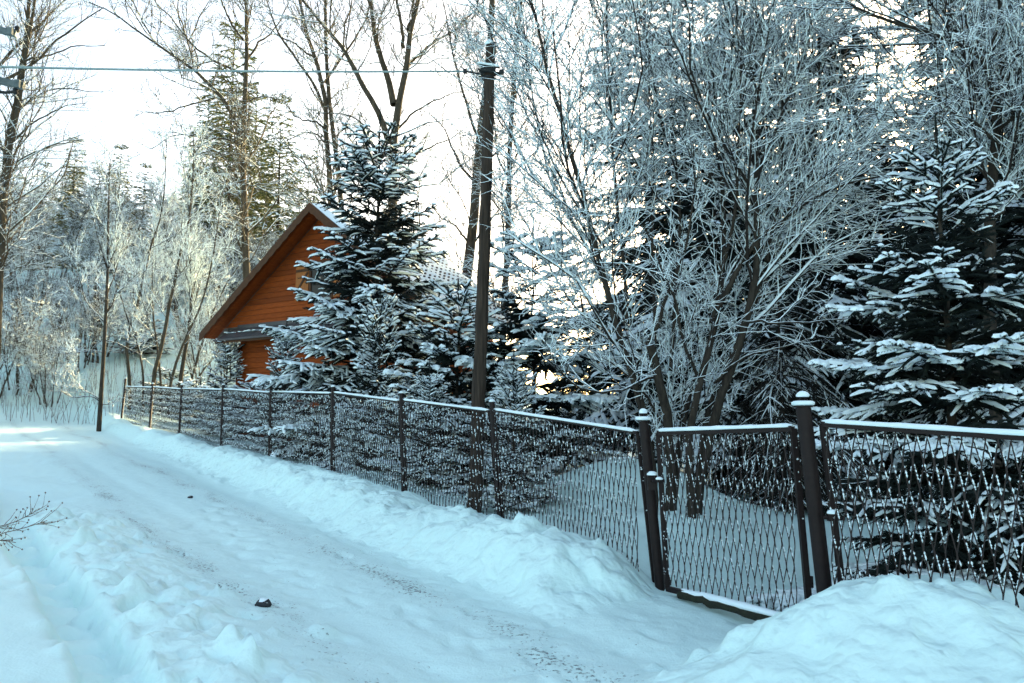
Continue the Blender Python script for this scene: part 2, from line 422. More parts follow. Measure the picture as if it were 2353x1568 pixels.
tag(patch("snow_pile", m_pile, M_LUMP), "big rounded snow pile beside the gate post in the front corner", "snow pile")
tag(patch("snow_ridge", m_kerb, M_LUMP), "low trampled snow ridge between the trench and the road", "snow ridge")

# ------------------------------------------------------------------ fence
def wpt(px, py, d): return P(px, py, d)
posts = [  # px top, py top, px bottom, distance
    (1130, 925, 1150, 9.4), (922, 905, 932, 11.0), (765, 890, 769, 13.0), (623, 890, 625, 15.2),
    (513, 885, 514, 17.9), (418, 885, 417, 20.8), (351, 882, 349, 23.0), (288, 870, 284, 25.2)]
GP = (1478, 968, 1508, 7.25)      # gate post, latch side
HP = (1845, 935, 1880, 5.85)      # gate post, hinge side
def post_line(p):
    top = P(p[0], p[1], p[3]); bx = X(p[2], p[3]); bz = G(bx, p[3])
    py_b = 1000 - (bz - 1.5) / p[3] * FPX
    s = (p[2] - p[0]) / max(60, (py_b - p[1]))
    lean = (top[2] - bz) * s
    bot = np.array([top[0] + lean + (top[0] * 0), p[3], bz])
    d = nrm(bot - top); return top, bot + d * .35

def snowcap(mb, c, r, h, k=10):
    rows = [(0.0, 1.0), (.35, 1.06), (.7, .82), (.93, .45)]
    V = []
    for z, q in rows:
        an = np.arange(k) * 2 * np.pi / k
        V.append(np.stack([c[0] + r * q * np.cos(an) * (1 + .06 * rng.standard_normal(k)), c[1] + r * q * np.sin(an), np.full(k, c[2] + z * h)], -1))
    V.append(np.array([[c[0], c[1], c[2] + h]])); V = np.concatenate(V)
    F = [[i * k + j, i * k + (j + 1) % k, (i + 1) * k + (j + 1) % k, (i + 1) * k + j] for i in range(3) for j in range(k)]
    mb.add(V, F); mb.add(V, [[3 * k + j, 3 * k + (j + 1) % k, 4 * k] for j in range(k)]); mb.add(V, [list(range(k))[::-1]])

def beads_on(mb, pts, n, r, prob=.6):
    """snow specks stuck on a line"""
    for i in range(n):
        if R() > prob: continue
        t = R(); c = pts[0] * (1 - t) + pts[1] * t
        snowcap(mb, c + np.array([random.gauss(0, .7) * r, -.9 * r - .02, 0]), r * (.3 + .6 * R()), r * (.5 + .8 * R()), 6)

def make_post(name, label, top, bot, r, cap_r, big=False, group="posts of the mesh fence"):
    root = thing(name, label, "fence post", bot, group)
    b0 = np.array(bot)
    mb = MB(); addtube(mb, np.stack([bot, top]) - b0, np.array([r, r]), 12); mb.build("pipe", M_STEEL, root, True)
    mb = MB(); t = top - b0
    addtube(mb, np.stack([t, t + [0, 0, .012]]), np.array([cap_r, cap_r]), 12)
    if big:
        rr = np.array([.95, .9, .62, .25]) * r; zz = np.array([.012, .035, .06, .07])
        addtube(mb, np.stack([t + [0, 0, z] for z in zz]), rr, 12)
    mb.build("cap", M_STEEL, root, True)
    mb = MB()
    if big:
        snowcap(mb, t + [0, 0, .075], r * .85, .045)
        an = np.linspace(0, 2 * np.pi, 15)[:-1]
        ring = np.stack([t + [cap_r * .95 * math.cos(q), cap_r * .95 * math.sin(q), .028] for q in np.append(an, 0)])
        addtube(mb, ring, np.full(len(ring), .018), 6, cap=False)
    else:
        snowcap(mb, t + [0, 0, .012], cap_r * 1.05, .035)
    beads_on(mb, (t, t * .2), 10 if not big else 22, r * .26, .6)
    mb.build("snow", M_SNOW, root, True)["kind"] = "stuff"
    return root

tops = {}
fence_line = [GP] + posts
ends = []
where = ["behind the latch-side gate post", "where the ploughed bank is widest", "third along from the gate", "fourth along from the gate", "before the big spruce's left skirt", "in front of the smallest left spruce", "third before the far corner", "next to the far corner post", "at the far end corner, tallest there"]
LP = ["brown pipe post first along from the gate, near the utility pole",
      "brown pipe post second along from the gate, below the little spruce tips",
      "brown pipe post in front of the big spruce, third from the gate",
      "brown pipe post left of the big spruce's skirt, fourth from the gate",
      "brown pipe post before the orange house wall, fifth from the gate",
      "slim post fourth from the far end corner of the fence" ,
      "slim post next but one to the far end corner post",
      "dark end post at the far corner beside the sapling"]
LP[5] = "slim brown post before the leftmost young spruce, sixth from the gate"
gt, gb = post_line(GP); ht, hb = post_line(HP)
make_post("gate_post", "dark brown gate post with snow dome, on the latch side of the gate", gt, gb, .045, .062, True, "gate posts")
make_post("gate_post", "thickest dark brown gate post with snow dome, between gate and right panel", ht, hb, .055, .07, True, "gate posts")
ends.append((gt, gb))
for i, p in enumerate(posts):
    t_, b_ = post_line(p); ends.append((t_, b_))
    make_post("fence_post", LP[i], t_, b_, .032, .036)

def snow_rail(mb, p0, p1, wd, ht_, n=26, k=8):
    s = np.linspace(0, 1, n)[:, None]; L = np.linalg.norm(p1 - p0)
    c = p0 * (1 - s) + p1 * s
    sd_ = nrm(np.cross(p1 - p0, [0, 0, 1]))
    an = np.linspace(-.25, np.pi + .25, k)
    ph = R() * 99
    V = []
    for i in range(n):
        e = min(1, math.sin(math.pi * min(max(s[i, 0], .012), .988)) * 8) ** .5
        q = 1 + .30 * vnoise(np.array(ph + i * L / n * 14), np.array(2.2)) + .25 * vnoise(np.array(ph + i * L / n * 4), np.array(7.2))
        V.append(c[i] + np.outer(np.cos(an) * wd * .5 * (.8 + .2 * q) * e, sd_) + np.outer(np.sin(an) * ht_ * q * e, [0, 0, 1]))
    V = np.concatenate(V)
    F = [[i * k + j, i * k + (j + 1) % k, (i + 1) * k + (j + 1) % k, (i + 1) * k + j] for i in range(n - 1) for j in range(k)]
    mb.add(V, F); mb.add(V, [list(range(k))[::-1], list(range((n - 1) * k, n * k))])

BEADT = np.array([[0, 0, 1], [1, 0, 0], [0, 1, 0], [-1, 0, 0], [0, -1, 0], [0, 0, -1]], float)
BEADF = np.array([[0, 1, 2], [0, 2, 3], [0, 3, 4], [0, 4, 1], [5, 2, 1], [5, 3, 2], [5, 4, 3], [5, 1, 4]])
def wire_mesh(mb, mbs, tl, tr, hgt, hgr, wd=.066, hp=.165, r=.0042, nb=6, br=.0075, sagx=.0):
    """expanded diamond mesh of tall narrow cells hung between two upper corners"""
    ax = tr - tl; W = np.linalg.norm(ax); u = ax / W
    dn = np.array([0, 0, -1.0]); nv = nrm(np.cross(u, [0, 0, 1]))
    nw = int(W / wd); wd = W / nw; nr = int(max(hgt, hgr) / hp) + 1
    j = np.arange(nw + 1)
    rows = np.arange(nr); hh = np.repeat(rows * hp, 2) + np.tile([-.017, .017], nr); hh[0] = 0
    off = np.where((j[:, None] + np.repeat(rows, 2)[None]) % 2 == 0, .46, -.46) * wd
    off[0] = np.maximum(off[0], 0); off[-1] = np.minimum(off[-1], 0)
    s = j[:, None] * wd + off + .0025 * rng.standard_normal((nw + 1, 2 * nr))
    s = np.clip(s, .0, W)
    bul = .012 * fbm(s * 2.0 + 31, np.broadcast_to(hh * 2.0, s.shape), 2)
    fac = (hgt + (hgr - hgt) * s / W) / ((nr - 1) * hp + .017)
    PT = tl + s[..., None] * u + (hh[None] * fac)[..., None] * dn + bul[..., None] * nv
    PT = PT + np.array([0, 0, -1]) * 0
    V, F = tube(PT, np.full(PT.shape[:2], r), 4)
    mb.addmany(V, F)
    # snow specks along each strand
    a0 = PT[:, 1:-1:2]; a1 = PT[:, 2::2]
    S0 = a0.reshape(-1, 3); S1 = a1.reshape(-1, 3)
    t = np.sort(rng.random((len(S0), nb)), axis=1)
    lean = ((S1 - S0) @ u) > 0
    keep = rng.random((len(S0), nb)) < np.where(lean, .85, .5)[:, None]
    keep &= t < .55 + .45 * rng.random((len(S0), nb))
    C = S0[:, None] * (1 - t[..., None]) + S1[:, None] * t[..., None]
    D = nrm(S1 - S0)[:, None].repeat(nb, 1)
    C = C[keep]; D = D[keep]
    sz = br * (.6 + .8 * rng.random(len(C)))
    lng = sz * (1.0 + 1.3 * rng.random(len(C)))
    sd_ = nrm(np.cross(D, nv)); sd_ = np.where(sd_[:, 2:3] < 0, -sd_, sd_)
    C = C + sd_ * r * 1.1 + nv * (-.2 * r)
    Vb = C[:, None] + BEADT[None, :, 2:3] * lng[:, None, None] * D[:, None] + BEADT[None, :, 0:1] * sz[:, None, None] * sd_[:, None] + BEADT[None, :, 1:2] * (sz * .9)[:, None, None] * nv
    mbs.addmany(Vb, BEADF)

def frame_bar(mb, p0, p1, s=.035):
    d = nrm(p1 - p0); ref = np.array([0, 0, 1.]) if abs(d[2]) < .9 else np.array([1., 0, 0])
    sd_ = nrm(np.cross(d, ref)); up = np.cross(sd_, d)
    mb.add(box((p0 + p1) / 2, (np.linalg.norm(p1 - p0), s, s), np.stack([d, sd_, up])), BOXF)

def make_panel(name, label, cat, tl, tr, bl, br_, group, bars=.034, wd=.033, nb=5, brd=.0085, bottom=False, r=.0042, railh=.04):
    """panel = frame (two stiles, top rail) + wire mesh + snow; corners given in world space"""
    root = thing(name, label, cat, (bl + br_) / 2, group); o = np.array(root.location)
    tl, tr, bl, br_ = tl - o, tr - o, bl - o, br_ - o
    mb = MB(); frame_bar(mb, tl, tr, bars); mb.build("top_rail", M_STEEL, root)
    for a, b in ((tl, bl), (tr, br_)):
        mb = MB(); frame_bar(mb, a + (nrm(tl - tr) if a is tr else nrm(tr - tl)) * .0, b, bars); mb.build("stile", M_STEEL, root)
    if bottom:
        mb = MB(); frame_bar(mb, bl, br_, bars); mb.build("bottom_rail", M_STEEL, root)
    mw, ms = MB(), MB()
    d = nrm(tr - tl)
    hg = np.array([tl[2] - bl[2], tr[2] - br_[2]]) - (.02 if bottom else -.1)
    wire_mesh(mw, ms, tl + d * (bars * .5 + .004) - [0, 0, bars * .5], tr - d * (bars * .5 + .004) - [0, 0, bars * .5], hg[0] - bars, hg[1] - bars, wd, nb=nb, br=brd, r=r)
    mw.build("wire_mesh", M_WIRE, root)
    m = ms.build("mesh_snow", M_SNOW, root, True); m["kind"] = "stuff"
    ms = MB(); snow_rail(ms, tl + [0, 0, bars * .5 - .004], tr + [0, 0, bars * .5 - .004], bars * 1.35, railh)
    beads_on(ms, (tl, bl), 12, .010, .6); beads_on(ms, (tr, br_), 12, .010, .6)
    ms.build("rail_snow", M_SNOW, root, True)["kind"] = "stuff"
    return root

railpy = {0: (1470, 992, 7.3), 1: (1136, 950, 9.4)}
PL = ["mesh fence panel nearest the gate, with the open yard behind it",
      "mesh fence panel just left of the utility pole's foot",
      "mesh fence panel below the two young spruce tips beside the big spruce",
      "mesh fence panel in front of the big spruce's dark base",
      "mesh fence panel left of the big spruce, before the second young spruce",
      "mesh fence panel below the leftmost young spruce and the house corner",
      "short mesh fence panel third from the far corner",
      "mesh fence panel second from the far corner post, before bare shrubs"]
PL = ["mesh fence panel next to the gate, with open yard snow behind it",
      "mesh fence panel at the foot of the utility pole",
      "mesh fence panel below the tallest of the young spruces",
      "mesh fence panel before the dark base of the big spruce",
      "mesh fence panel in front of the orange house wall and second young spruce",
      "mesh fence panel below the leftmost young spruce",
      "mesh fence panel second from the far corner post",
      "last mesh fence panel, ending at the far corner post by the sapling"]
for i in range(8):
    t0, b0 = ends[i]; t1, b1 = ends[i + 1]
    d = nrm((t1 - t0) * [1, 1, 0]); g0 = .085 if i == 0 else .055
    drop = .10 if i else .10
    tl = t1 - [0, 0, .09] - d * .05; tr = t0 - [0, 0, drop] + d * g0
    if i == 7: tl = tl - [0, 0, .16]
    bl = np.array([b1[0], b1[1], b1[2] + .12]) - d * .05; br2 = np.array([b0[0], b0[1], b0[2] + .12]) + d * g0
    far = i > 2
    make_panel("mesh_fence", PL[i], "fence", tl, tr, bl, br2, "panels of the mesh fence",
               bars=.03, wd=.033, nb=5 if i < 3 else 4, brd=.0075 if i < 3 else .009, railh=.024)
# gate leaf: latch stile left, hinge stile right
gl = P(1512, 994, 7.10); gr = P(1822, 984, 6.0)
glb = P(1533, 1352, 7.08); grb = P(1862, 1432, 5.95)
gate = make_panel("gate_leaf", "closed mesh gate leaf between the two dark gate posts", "gate", gl, gr, glb, grb, None, bars=.042, wd=.032, nb=9, brd=.0056, bottom=True, railh=.027)
go = np.array(gate.location)
mb = MB(); lp = P(1497, 1108, 7.08) - go
mb.add(box(lp, (.07, .05, .13)), BOXF); addtube(mb, np.stack([lp + [0, -.03, .02], lp + [0, -.09, .02], lp + [.09, -.09, .02]]), np.array([.011] * 3), 8)
mb.build("latch", M_STEEL, gate)
mb = MB(); snowcap(mb, lp + [0, -.02, .065], .045, .035); snowcap(mb, lp + [.05, -.09, .03], .03, .025, 8); mb.build("latch_snow", M_SNOW, gate, True)
for zq in (.28, 1.05):
    mb = MB(); hpnt = gr * (zq / 1.35) + grb * (1 - zq / 1.35) - go
    addtube(mb, np.stack([hpnt + [.03, 0, -.04], hpnt + [.03, 0, .04]]), np.array([.018, .018]), 8); mb.build("hinge", M_STEEL, gate)
# right wing
wl = P(1890, 974, 5.72); wr = P(2470, 1012, 4.40)
wlb = np.array([wl[0] + .10, wl[1], wl[2] - 1.36]); wrb = np.array([wr[0] + .10, wr[1], wr[2] - 1.36])
wing = make_panel("gate_wing", "wide mesh panel right of the gate, half buried by the snow pile", "gate", wl, wr, wlb, wrb, None, bars=.040, wd=.035, nb=11, brd=.0066, bottom=True, r=.0048, railh=.027)
mb = MB(); wo_ = np.array(wing.location); lp = P(1912, 1188, 5.7) - wo_
mb.add(box(lp, (.06, .05, .05)), BOXF); addtube(mb, np.stack([lp + [-.06, 0, 0], lp + [.08, -.01, -.01]]), np.array([.014, .012]), 8); mb.build("latch", M_STEEL, wing)
mb = MB(); snowcap(mb, lp + [0, 0, .025], .035, .03, 8); mb.build("latch_snow", M_SNOW, wing, True)
# mossy sill under the gate
s0, s1 = P(1562, 1366, 6.95), P(1822, 1420, 5.88)
s0[2] = G(s0[0], s0[1]) + .05; s1[2] = s0[2] + .0
root = thing("gate_sill", "mossy timber sill with a strip of snow under the gate", "timber", (s0 + s1) / 2); o = np.array(root.location)
mb = MB(); q = resample(np.stack([s0, s1]) - o, 14, False); q += .006 * rng.standard_normal(q.shape); addtube(mb, q, .032 * (1 + .06 * rng.standard_normal(14)), 8); mb.build("timber", M_MOSS, root, True)
mb = MB(); snow_rail(mb, s0 - o + [.02, .03, .03], s1 - o + [.02, .03, .03], .085, .035); mb.build("snow", M_SNOW, root, True)

# ------------------------------------------------------------------ utility poles and cables
pb = np.array([X(1090, 9.85), 9.85, 0]); pb[2] = G(pb[0], pb[1])
ptop = P(1128, 104, 9.85)
root = thing("utility_pole", "leaning brown wooden utility pole with snow cap behind the fence", "utility pole", pb)
n = 26; q = resample(np.stack([pb - [0, 0, .4], ptop]), n, False) - pb
q[:, 0] += .012 * fbm(np.arange(n) * .25, np.zeros(n), 2)
mb = MB(); rr = np.linspace(.088, .066, n); V, F = tube(q, rr, 14)
V = V + .006 * rng.standard_normal(V.shape) * [1, 1, 0]; mb.addmany(V, F)
k = 14; tp = q[-1]
V2 = V[0, -k:].copy(); V2[:, 2] += .04 * (V2[:, 0] - tp[0]) / .07; mb.add(np.concatenate([V2, [tp + [0, 0, .05]]]), [[i, (i + 1) % k, k] for i in range(k)])
mb.build("pole", M_POLE, root, True)
mb = MB(); snowcap(mb, tp + [-.022, -.01, .0], .055, .075); mb.build("snow_cap", M_SNOW, root, True)
tb = P(1122, 163, 9.85) - pb
mb = MB()
for dz, hw in ((.035, .12), (-.035, .105)):
    addtube(mb, np.stack([tb + [-.13, -.10, dz + .01], tb + [.15, -.10, dz - .035]]), np.array([.014, .014]), 6)
    addtube(mb, np.stack([tb + [-.13, .10, dz + .01], tb + [.15, .10, dz - .035]]), np.array([.014, .014]), 6)
mb.add(box(tb + [0, 0, 0], (.19, .19, .055)), BOXF)
mb.add(box(tb + [.17, -.08, -.05], (.06, .05, .05)), BOXF)
mb.build("bracket", M_IRON, root)
mb = MB(); snow_rail(mb, tb + [-.14, -.10, .058], tb + [.14, -.10, .012], .05, .03, 12); mb.build("bracket_snow", M_SNOW, root, True)
mb = MB(); addtube(mb, np.stack([tb + [0, 0, -.11], tb + [0, 0, -.09]]), np.array([.086, .086]), 14); mb.build("clamp_band", M_IRON, root)
# cable to the left (towards the second pole)
c0 = P(1108, 170, 9.75); c1 = P(1068, 163, 9.7); c2 = P(-190, 148, 7.2)
def cable(name, label, pts, r, sag=0):
    q = resample(np.stack(pts), 40, False); t = np.linspace(0, 1, 40); q[:, 2] -= sag * 4 * t * (1 - t)
    mb = MB(); addtube(mb, q, np.full(40, r), 6); o = mb.build(name, M_CABLE, None, True); return tag(o, label, "cable")
cb_ = cable("overhead_cable", "frosted overhead cable crossing the sky left of the utility pole", [c1, c2], .0125, .03)
mb = MB(); addtube(mb, np.stack([c0, c1]), np.array([.010, .012]), 6); mb.add(box(c1, (.05, .04, .05)), BOXF); mb.build("strain_clamp", M_IRON, cb_)
cable("overhead_cable", "thin frosted cable sagging from the pole into the right-hand trees", [P(1140, 172, 9.9), P(1440, 229, 11.2), P(1600, 276, 12.0), P(1850, 352, 14)], .009, .02)
# second pole outside the left edge, only its arms reach into the picture
p2 = np.array([X(-170, 7.4), 7.4, 0]); p2[2] = G(p2[0], p2[1])
root = thing("utility_pole", "utility pole at the left edge, only two steel crossarm ends showing", "utility pole", p2)
mb = MB(); addtube(mb, np.stack([[0, 0, -.4], [0, 0, 6.3]]), np.array([.12, .09]), 12); mb.build("pole", M_POLE, root, True)
for (px, py, th) in ((38, 78, .055), (55, 198, .06)):
    e = P(px, py, 7.5) - p2; s = P(-260, py - 75, 7.3) - p2
    mb = MB(); frame_bar(mb, s, e, th); mb.add(box(e - [.03, .06, 0], (.05, .03, th * 1.3)), BOXF); arm = mb.build("crossarm", M_GREYMET, root)
    mb = MB(); ii = e + (np.array([0, 0, .05]) if py < 100 else np.array([-.07, -.02, -.06]))
    addtube(mb, np.stack([ii + [0, 0, z] for z in (-.03, -.01, 0, .02, .035)]), np.array([.012, .03, .018, .028, .010]), 10); mb.build("insulator", M_IRON, arm, True)
    if py > 100:
        mb = MB(); addtube(mb, resample(np.stack([ii, ii + [-.12, 0, -.02], ii + [-.3, -.1, .01]]), 8), np.full(8, .016), 6); mb.build("strain_loop", M_IRON, arm, True)

# ------------------------------------------------------------------ house
gdir = np.array([.857, -.514, 0]); vdir = np.array([.514, .857, 0]); zdir = np.array([0, 0, 1.])
HO = np.array([-4.92, 20.4, 0.0]); HA = np.stack([gdir, vdir, zdir])
house = thing("timber_house", "orange timber house with steep gable behind the big spruce", "house", (HO[0], HO[1], 1.15))
house.rotation_euler = (0, 0, math.atan2(gdir[1], gdir[0]))
zb = -1.15                                   # local z = world z - 1.15
ZA, ZE, HS = 7.35 - 1.15, 7.35 - 1.15 - .766 * 4.08, 4.08    # ridge, eave, half span
SL = (ZA - ZE) / HS; HWL = 3.09; LEN = 3.5
def hmesh(name, V, F, m, parent=house): return MB().add(V, F).build(name, m, parent)
pit = .142
def plank(u0, u1, u0t, u1t, z0, z1, v0=0.0, th=.024):
    V = np.array([[u0, v0, z0], [u1, v0, z0], [u1t, v0 - .0, z1], [u0t, v0 - .0, z1],
                  [u0, v0 - th, z0], [u1, v0 - th, z0], [u1t, v0 - th * .55, z1], [u0t, v0 - th * .55, z1]])
    return V
PF = np.array([[0, 1, 2, 3], [4, 7, 6, 5], [0, 4, 5, 1], [1, 5, 6, 2], [2, 6, 7, 3], [3, 7, 4, 0]])
wall = MB(); wall.add(box((0, LEN / 2, 1.45), (2 * HWL - .06, LEN - .02, 2.9)), BOXF)
tri = np.array([[-HWL, .012, 2.9], [HWL, .012, 2.9], [0, .012, ZA - .1], [-HWL, LEN - .02, 2.9], [HWL, LEN - .02, 2.9], [0, LEN - .02, ZA - .1]])
wall.add(tri, [[0, 1, 2], [3, 5, 4]]).add(tri, [[0, 2, 5, 3], [1, 4, 5, 2]]).build("wall_core", M_PLANK, house)
z = 3.36
while z < ZA - .25:                          # gable boards
    h0 = min(HS - .2, (ZA - .03 - z) / SL); h1 = min(HS - .2, (ZA - .03 - z - pit) / SL)
    hmesh("plank", plank(-h0, h0, -max(h1, .02), max(h1, .02), z, z + pit - .008), PF, M_PLANK); z += pit
lowm = None; z = .05
while z < 2.75:                              # boards of the lower wall, one mesh shared
    if lowm is None: lowm = MB().add(plank(-HWL, HWL, -HWL, HWL, 0, pit - .008), PF).mesh("plank", M_PLANK)
    o = link("plank", lowm, house); o.location = (0, 0, z); z += pit
sidem = MB().add(plank(0, LEN, 0, LEN, 0, pit - .008), PF).mesh("plank", M_PLANK); z = .05
while z < 2.75:
    o = link("plank", sidem, house); o.location = (HWL, 0, z); o.rotation_euler = (0, 0, R_(90)); z += pit
for sx in (-1, 1):
    hmesh("corner_board", box((sx * (HWL - .03), -.035, 1.4), (.13, .03, 2.8)), BOXF, M_PLANK)
# skirt roof between the two storeys
mb = MB(); nu, nv = 90, 5; U = np.linspace(-HWL - .28, HWL + .28, nu); Vv = np.linspace(0, 1, nv)
gu, gv = np.meshgrid(U, Vv, indexing='ij')
zz = 3.30 - .36 * gv + .022 * np.abs(np.sin(gu * math.pi / .19)) - .02 * (gv * 2 % 1)
pts = np.stack([gu, -.03 - .55 * gv, zz], -1).reshape(-1, 3); ii = np.arange(nu * nv).reshape(nu, nv)
FQ = np.stack([ii[:-1, :-1], ii[1:, :-1], ii[1:, 1:], ii[:-1, 1:]], -1).reshape(-1, 4)
mb.add(pts, FQ); mb.add(pts - [0, 0, .02], FQ[:, ::-1]); sk = mb.build("skirt_roof", M_TILE, house, True)
hmesh("skirt_fascia", box((0, -.57, 2.90), (2 * HWL + .6, .03, .11)), BOXF, M_BARGE)
hmesh("skirt_flashing", box((0, -.035, 3.33), (2 * HWL + .1, .03, .14)), BOXF, M_TILE)
hmesh("gutter", box((0, -.61, 2.925), (2 * HWL + .62, .05, .05)), BOXF, M_TILE)
mb = MB()
for i in range(44):
    c = -HWL - .2 + i * .15; mb.add(box((c, -.30 + .1 * R(), 3.155 + .01 * R()), (.10, .34 * R() + .05, .018)), BOXF)
mb.build("skirt_snow", M_SNOW, house)
# main roof
for sx in (-1, 1):
    v0, v1 = -.55, LEN + .45
    def rp(u, v, off): return np.array([sx * u, v, ZA - SL * u + off])
    V = np.array([rp(0, v0, 0), rp(HS, v0, 0), rp(HS, v1, 0), rp(0, v1, 0), rp(0, v0, .09), rp(HS, v0, .09), rp(HS, v1, .09), rp(0, v1, .09)])
    roof = hmesh("roof", V, PF, M_TILE)
    # snow sheet with a ragged top, thin on the weather side
    nu, nv = 30, 26; u = np.linspace(.05, HS * .995, nu); v = np.linspace(v0 + .02, v1 - .02, nv); gu, gv = np.meshgrid(u, v, indexing='ij')
    th = (.13 if sx > 0 else .045) * (1 + .7 * fbm(gu * 1.3, gv * 1.3 + 50 * sx, 3)) + .092
    edge = np.minimum(1, np.minimum(np.minimum(gv - v0, v1 - gv) / .12, np.minimum(gu / .1, (HS - gu) / .12 + .2)))
    top = np.stack([sx * gu, gv, ZA - SL * gu + .088 + (th - .088) * np.clip(edge, .02, 1)], -1).reshape(-1, 3)
    ii = np.arange(nu * nv).reshape(nu, nv)
    MB().add(top, np.stack([ii[:-1, :-1], ii[1:, :-1], ii[1:, 1:], ii[:-1, 1:]], -1).reshape(-1, 4)).build("roof_snow", M_SNOW, roof, True)
    # barge board, with scalloped lower edge
    nb_ = 60; uu = np.linspace(0, HS, nb_); mb = MB()
    for vv in (-.575,):
        topz = ZA - SL * uu + .10; botz = ZA - SL * uu - .14 - .018 * np.sin(uu * 26)
        f = np.concatenate([np.stack([sx * uu, np.full(nb_, vv), topz], -1), np.stack([sx * uu, np.full(nb_, vv), botz], -1),
                            np.stack([sx * uu, np.full(nb_, vv + .024), topz], -1), np.stack([sx * uu, np.full(nb_, vv + .024), botz], -1)])
        i = np.arange(nb_ - 1)
        mb.add(f, np.concatenate([np.stack([i, i + 1, nb_ + i + 1, nb_ + i], -1), np.stack([2 * nb_ + i, 3 * nb_ + i, 3 * nb_ + i + 1, 2 * nb_ + i + 1], -1),
                                  np.stack([nb_ + i, nb_ + i + 1, 3 * nb_ + i + 1, 3 * nb_ + i], -1), np.stack([i, 2 * nb_ + i, 2 * nb_ + i + 1, i + 1], -1)]))
    mb.build("barge_board", M_BARGE, roof)
    for i in range(6):                        # boarded soffit under the verge
        v = -.54 + .088 * i
        V = np.array([rp(0.03, v, -.012), rp(HS, v, -.012), rp(HS, v + .08, -.012), rp(.03, v + .08, -.012), rp(.03, v, -.003), rp(HS, v, -.003), rp(HS, v + .08, -.003), rp(.03, v + .08, -.003)])
        hmesh("soffit_board", V, PF, M_PLANK, roof)
    if sx > 0:
        mb = MB()
        for i in range(16):
            for j in range(14):
                uq = 1.2 + i * .2; vq = v0 + 1.2 + j * .2 + (.1 if i % 2 else 0)
                if vq < v1 - .1: mb.add(box(rp(uq, vq, .215 + .02 * R()), (.045, .045, .04)), BOXF)
        tag(mb.build("tile_tips", M_TILE, roof), kind="stuff")
# attic window with an open boarded shutter
hmesh("window", box((-.02, -.03, 4.35), (.74, .03, .92)), BOXF, M_DARK)
for dx in (-.40, .37): hmesh("window_frame", box((dx, -.045, 4.35), (.07, .05, 1.0)), BOXF, M_BARGE)
hmesh("window_frame", box((-.02, -.046, 4.84), (.7, .05, .07)), BOXF, M_BARGE); hmesh("window_frame", box((-.02, -.046, 3.87), (.7, .05, .07)), BOXF, M_BARGE)
M_SHUT = plain("pale_shutter_boards", (.36, .13, .03), (.24, .08, .018), 6, .6, .2, (7, 1, 1))
for sx in (-1, 1):
    sh = hmesh("shutter_board", box((sx * .47 + sx * .03 - .02, -.055, 4.35), (.11, .022, .94)), BOXF, M_SHUT); sh["label"] = "paler open shutter of the attic window"; sh.name = "shutter"
    for j in range(1, 4): hmesh("shutter_board", box((sx * (.50 + .115 * j) - .02, -.055, 4.35), (.11, .022, .94)), BOXF, M_SHUT, sh)
    for zq in (4.02, 4.68): hmesh("shutter_batten", box((sx * .67 - .02, -.073, zq), (.44, .018, .07)), BOXF, M_BARGE, sh)
    hmesh("shutter_brace", box((sx * .67 - .02, -.074, 4.35), (.68, .016, .06), np.array([[.62, 0, .78 * -sx], [0, 1, 0], [-.78 * -sx, 0, .62]])), BOXF, M_BARGE, sh)
hmesh("window_pane", box((-1.35, -.03, 1.55), (.9, .03, 1.0)), BOXF, M_DARK)
# television antenna on a mast behind the roof
aw = np.array([X(1052, 23.5), 23.5, 0.]); aw[2] = G(aw[0], aw[1])
ant = thing("tv_antenna", "small ladder-like aerial on a thin mast beside the far roof edge", "aerial", aw)
at_ = P(1052, 596, 23.5) - aw
mb = MB(); addtube(mb, np.stack([[0, 0, -.2], at_]), np.array([.025, .02]), 8); mb.build("mast", M_GREYMET, ant)
for y0, y1, nn in ((600, 620, 5), (628, 645, 6)):
    mb = MB(); c0 = P(1066, y0 - 2, 23.4) - aw; c1 = P(1066, y1 + 2, 23.4) - aw; addtube(mb, np.stack([c0, c1]), np.array([.012, .012]), 6)
    addtube(mb, np.stack([(c0 + c1) / 2, [at_[0], at_[1], ((c0 + c1) / 2)[2]]]), np.array([.012, .012]), 6); el = mb.build("boom", M_GREYMET, ant)
    for q in np.linspace(y0, y1, nn):
        mb = MB(); e0, e1 = P(1053, q, 23.4) - aw, P(1070, q - .8, 23.4) - aw; addtube(mb, np.stack([e0, e1]), np.array([.011, .011]), 5); mb.build("element", M_CABLE, el)
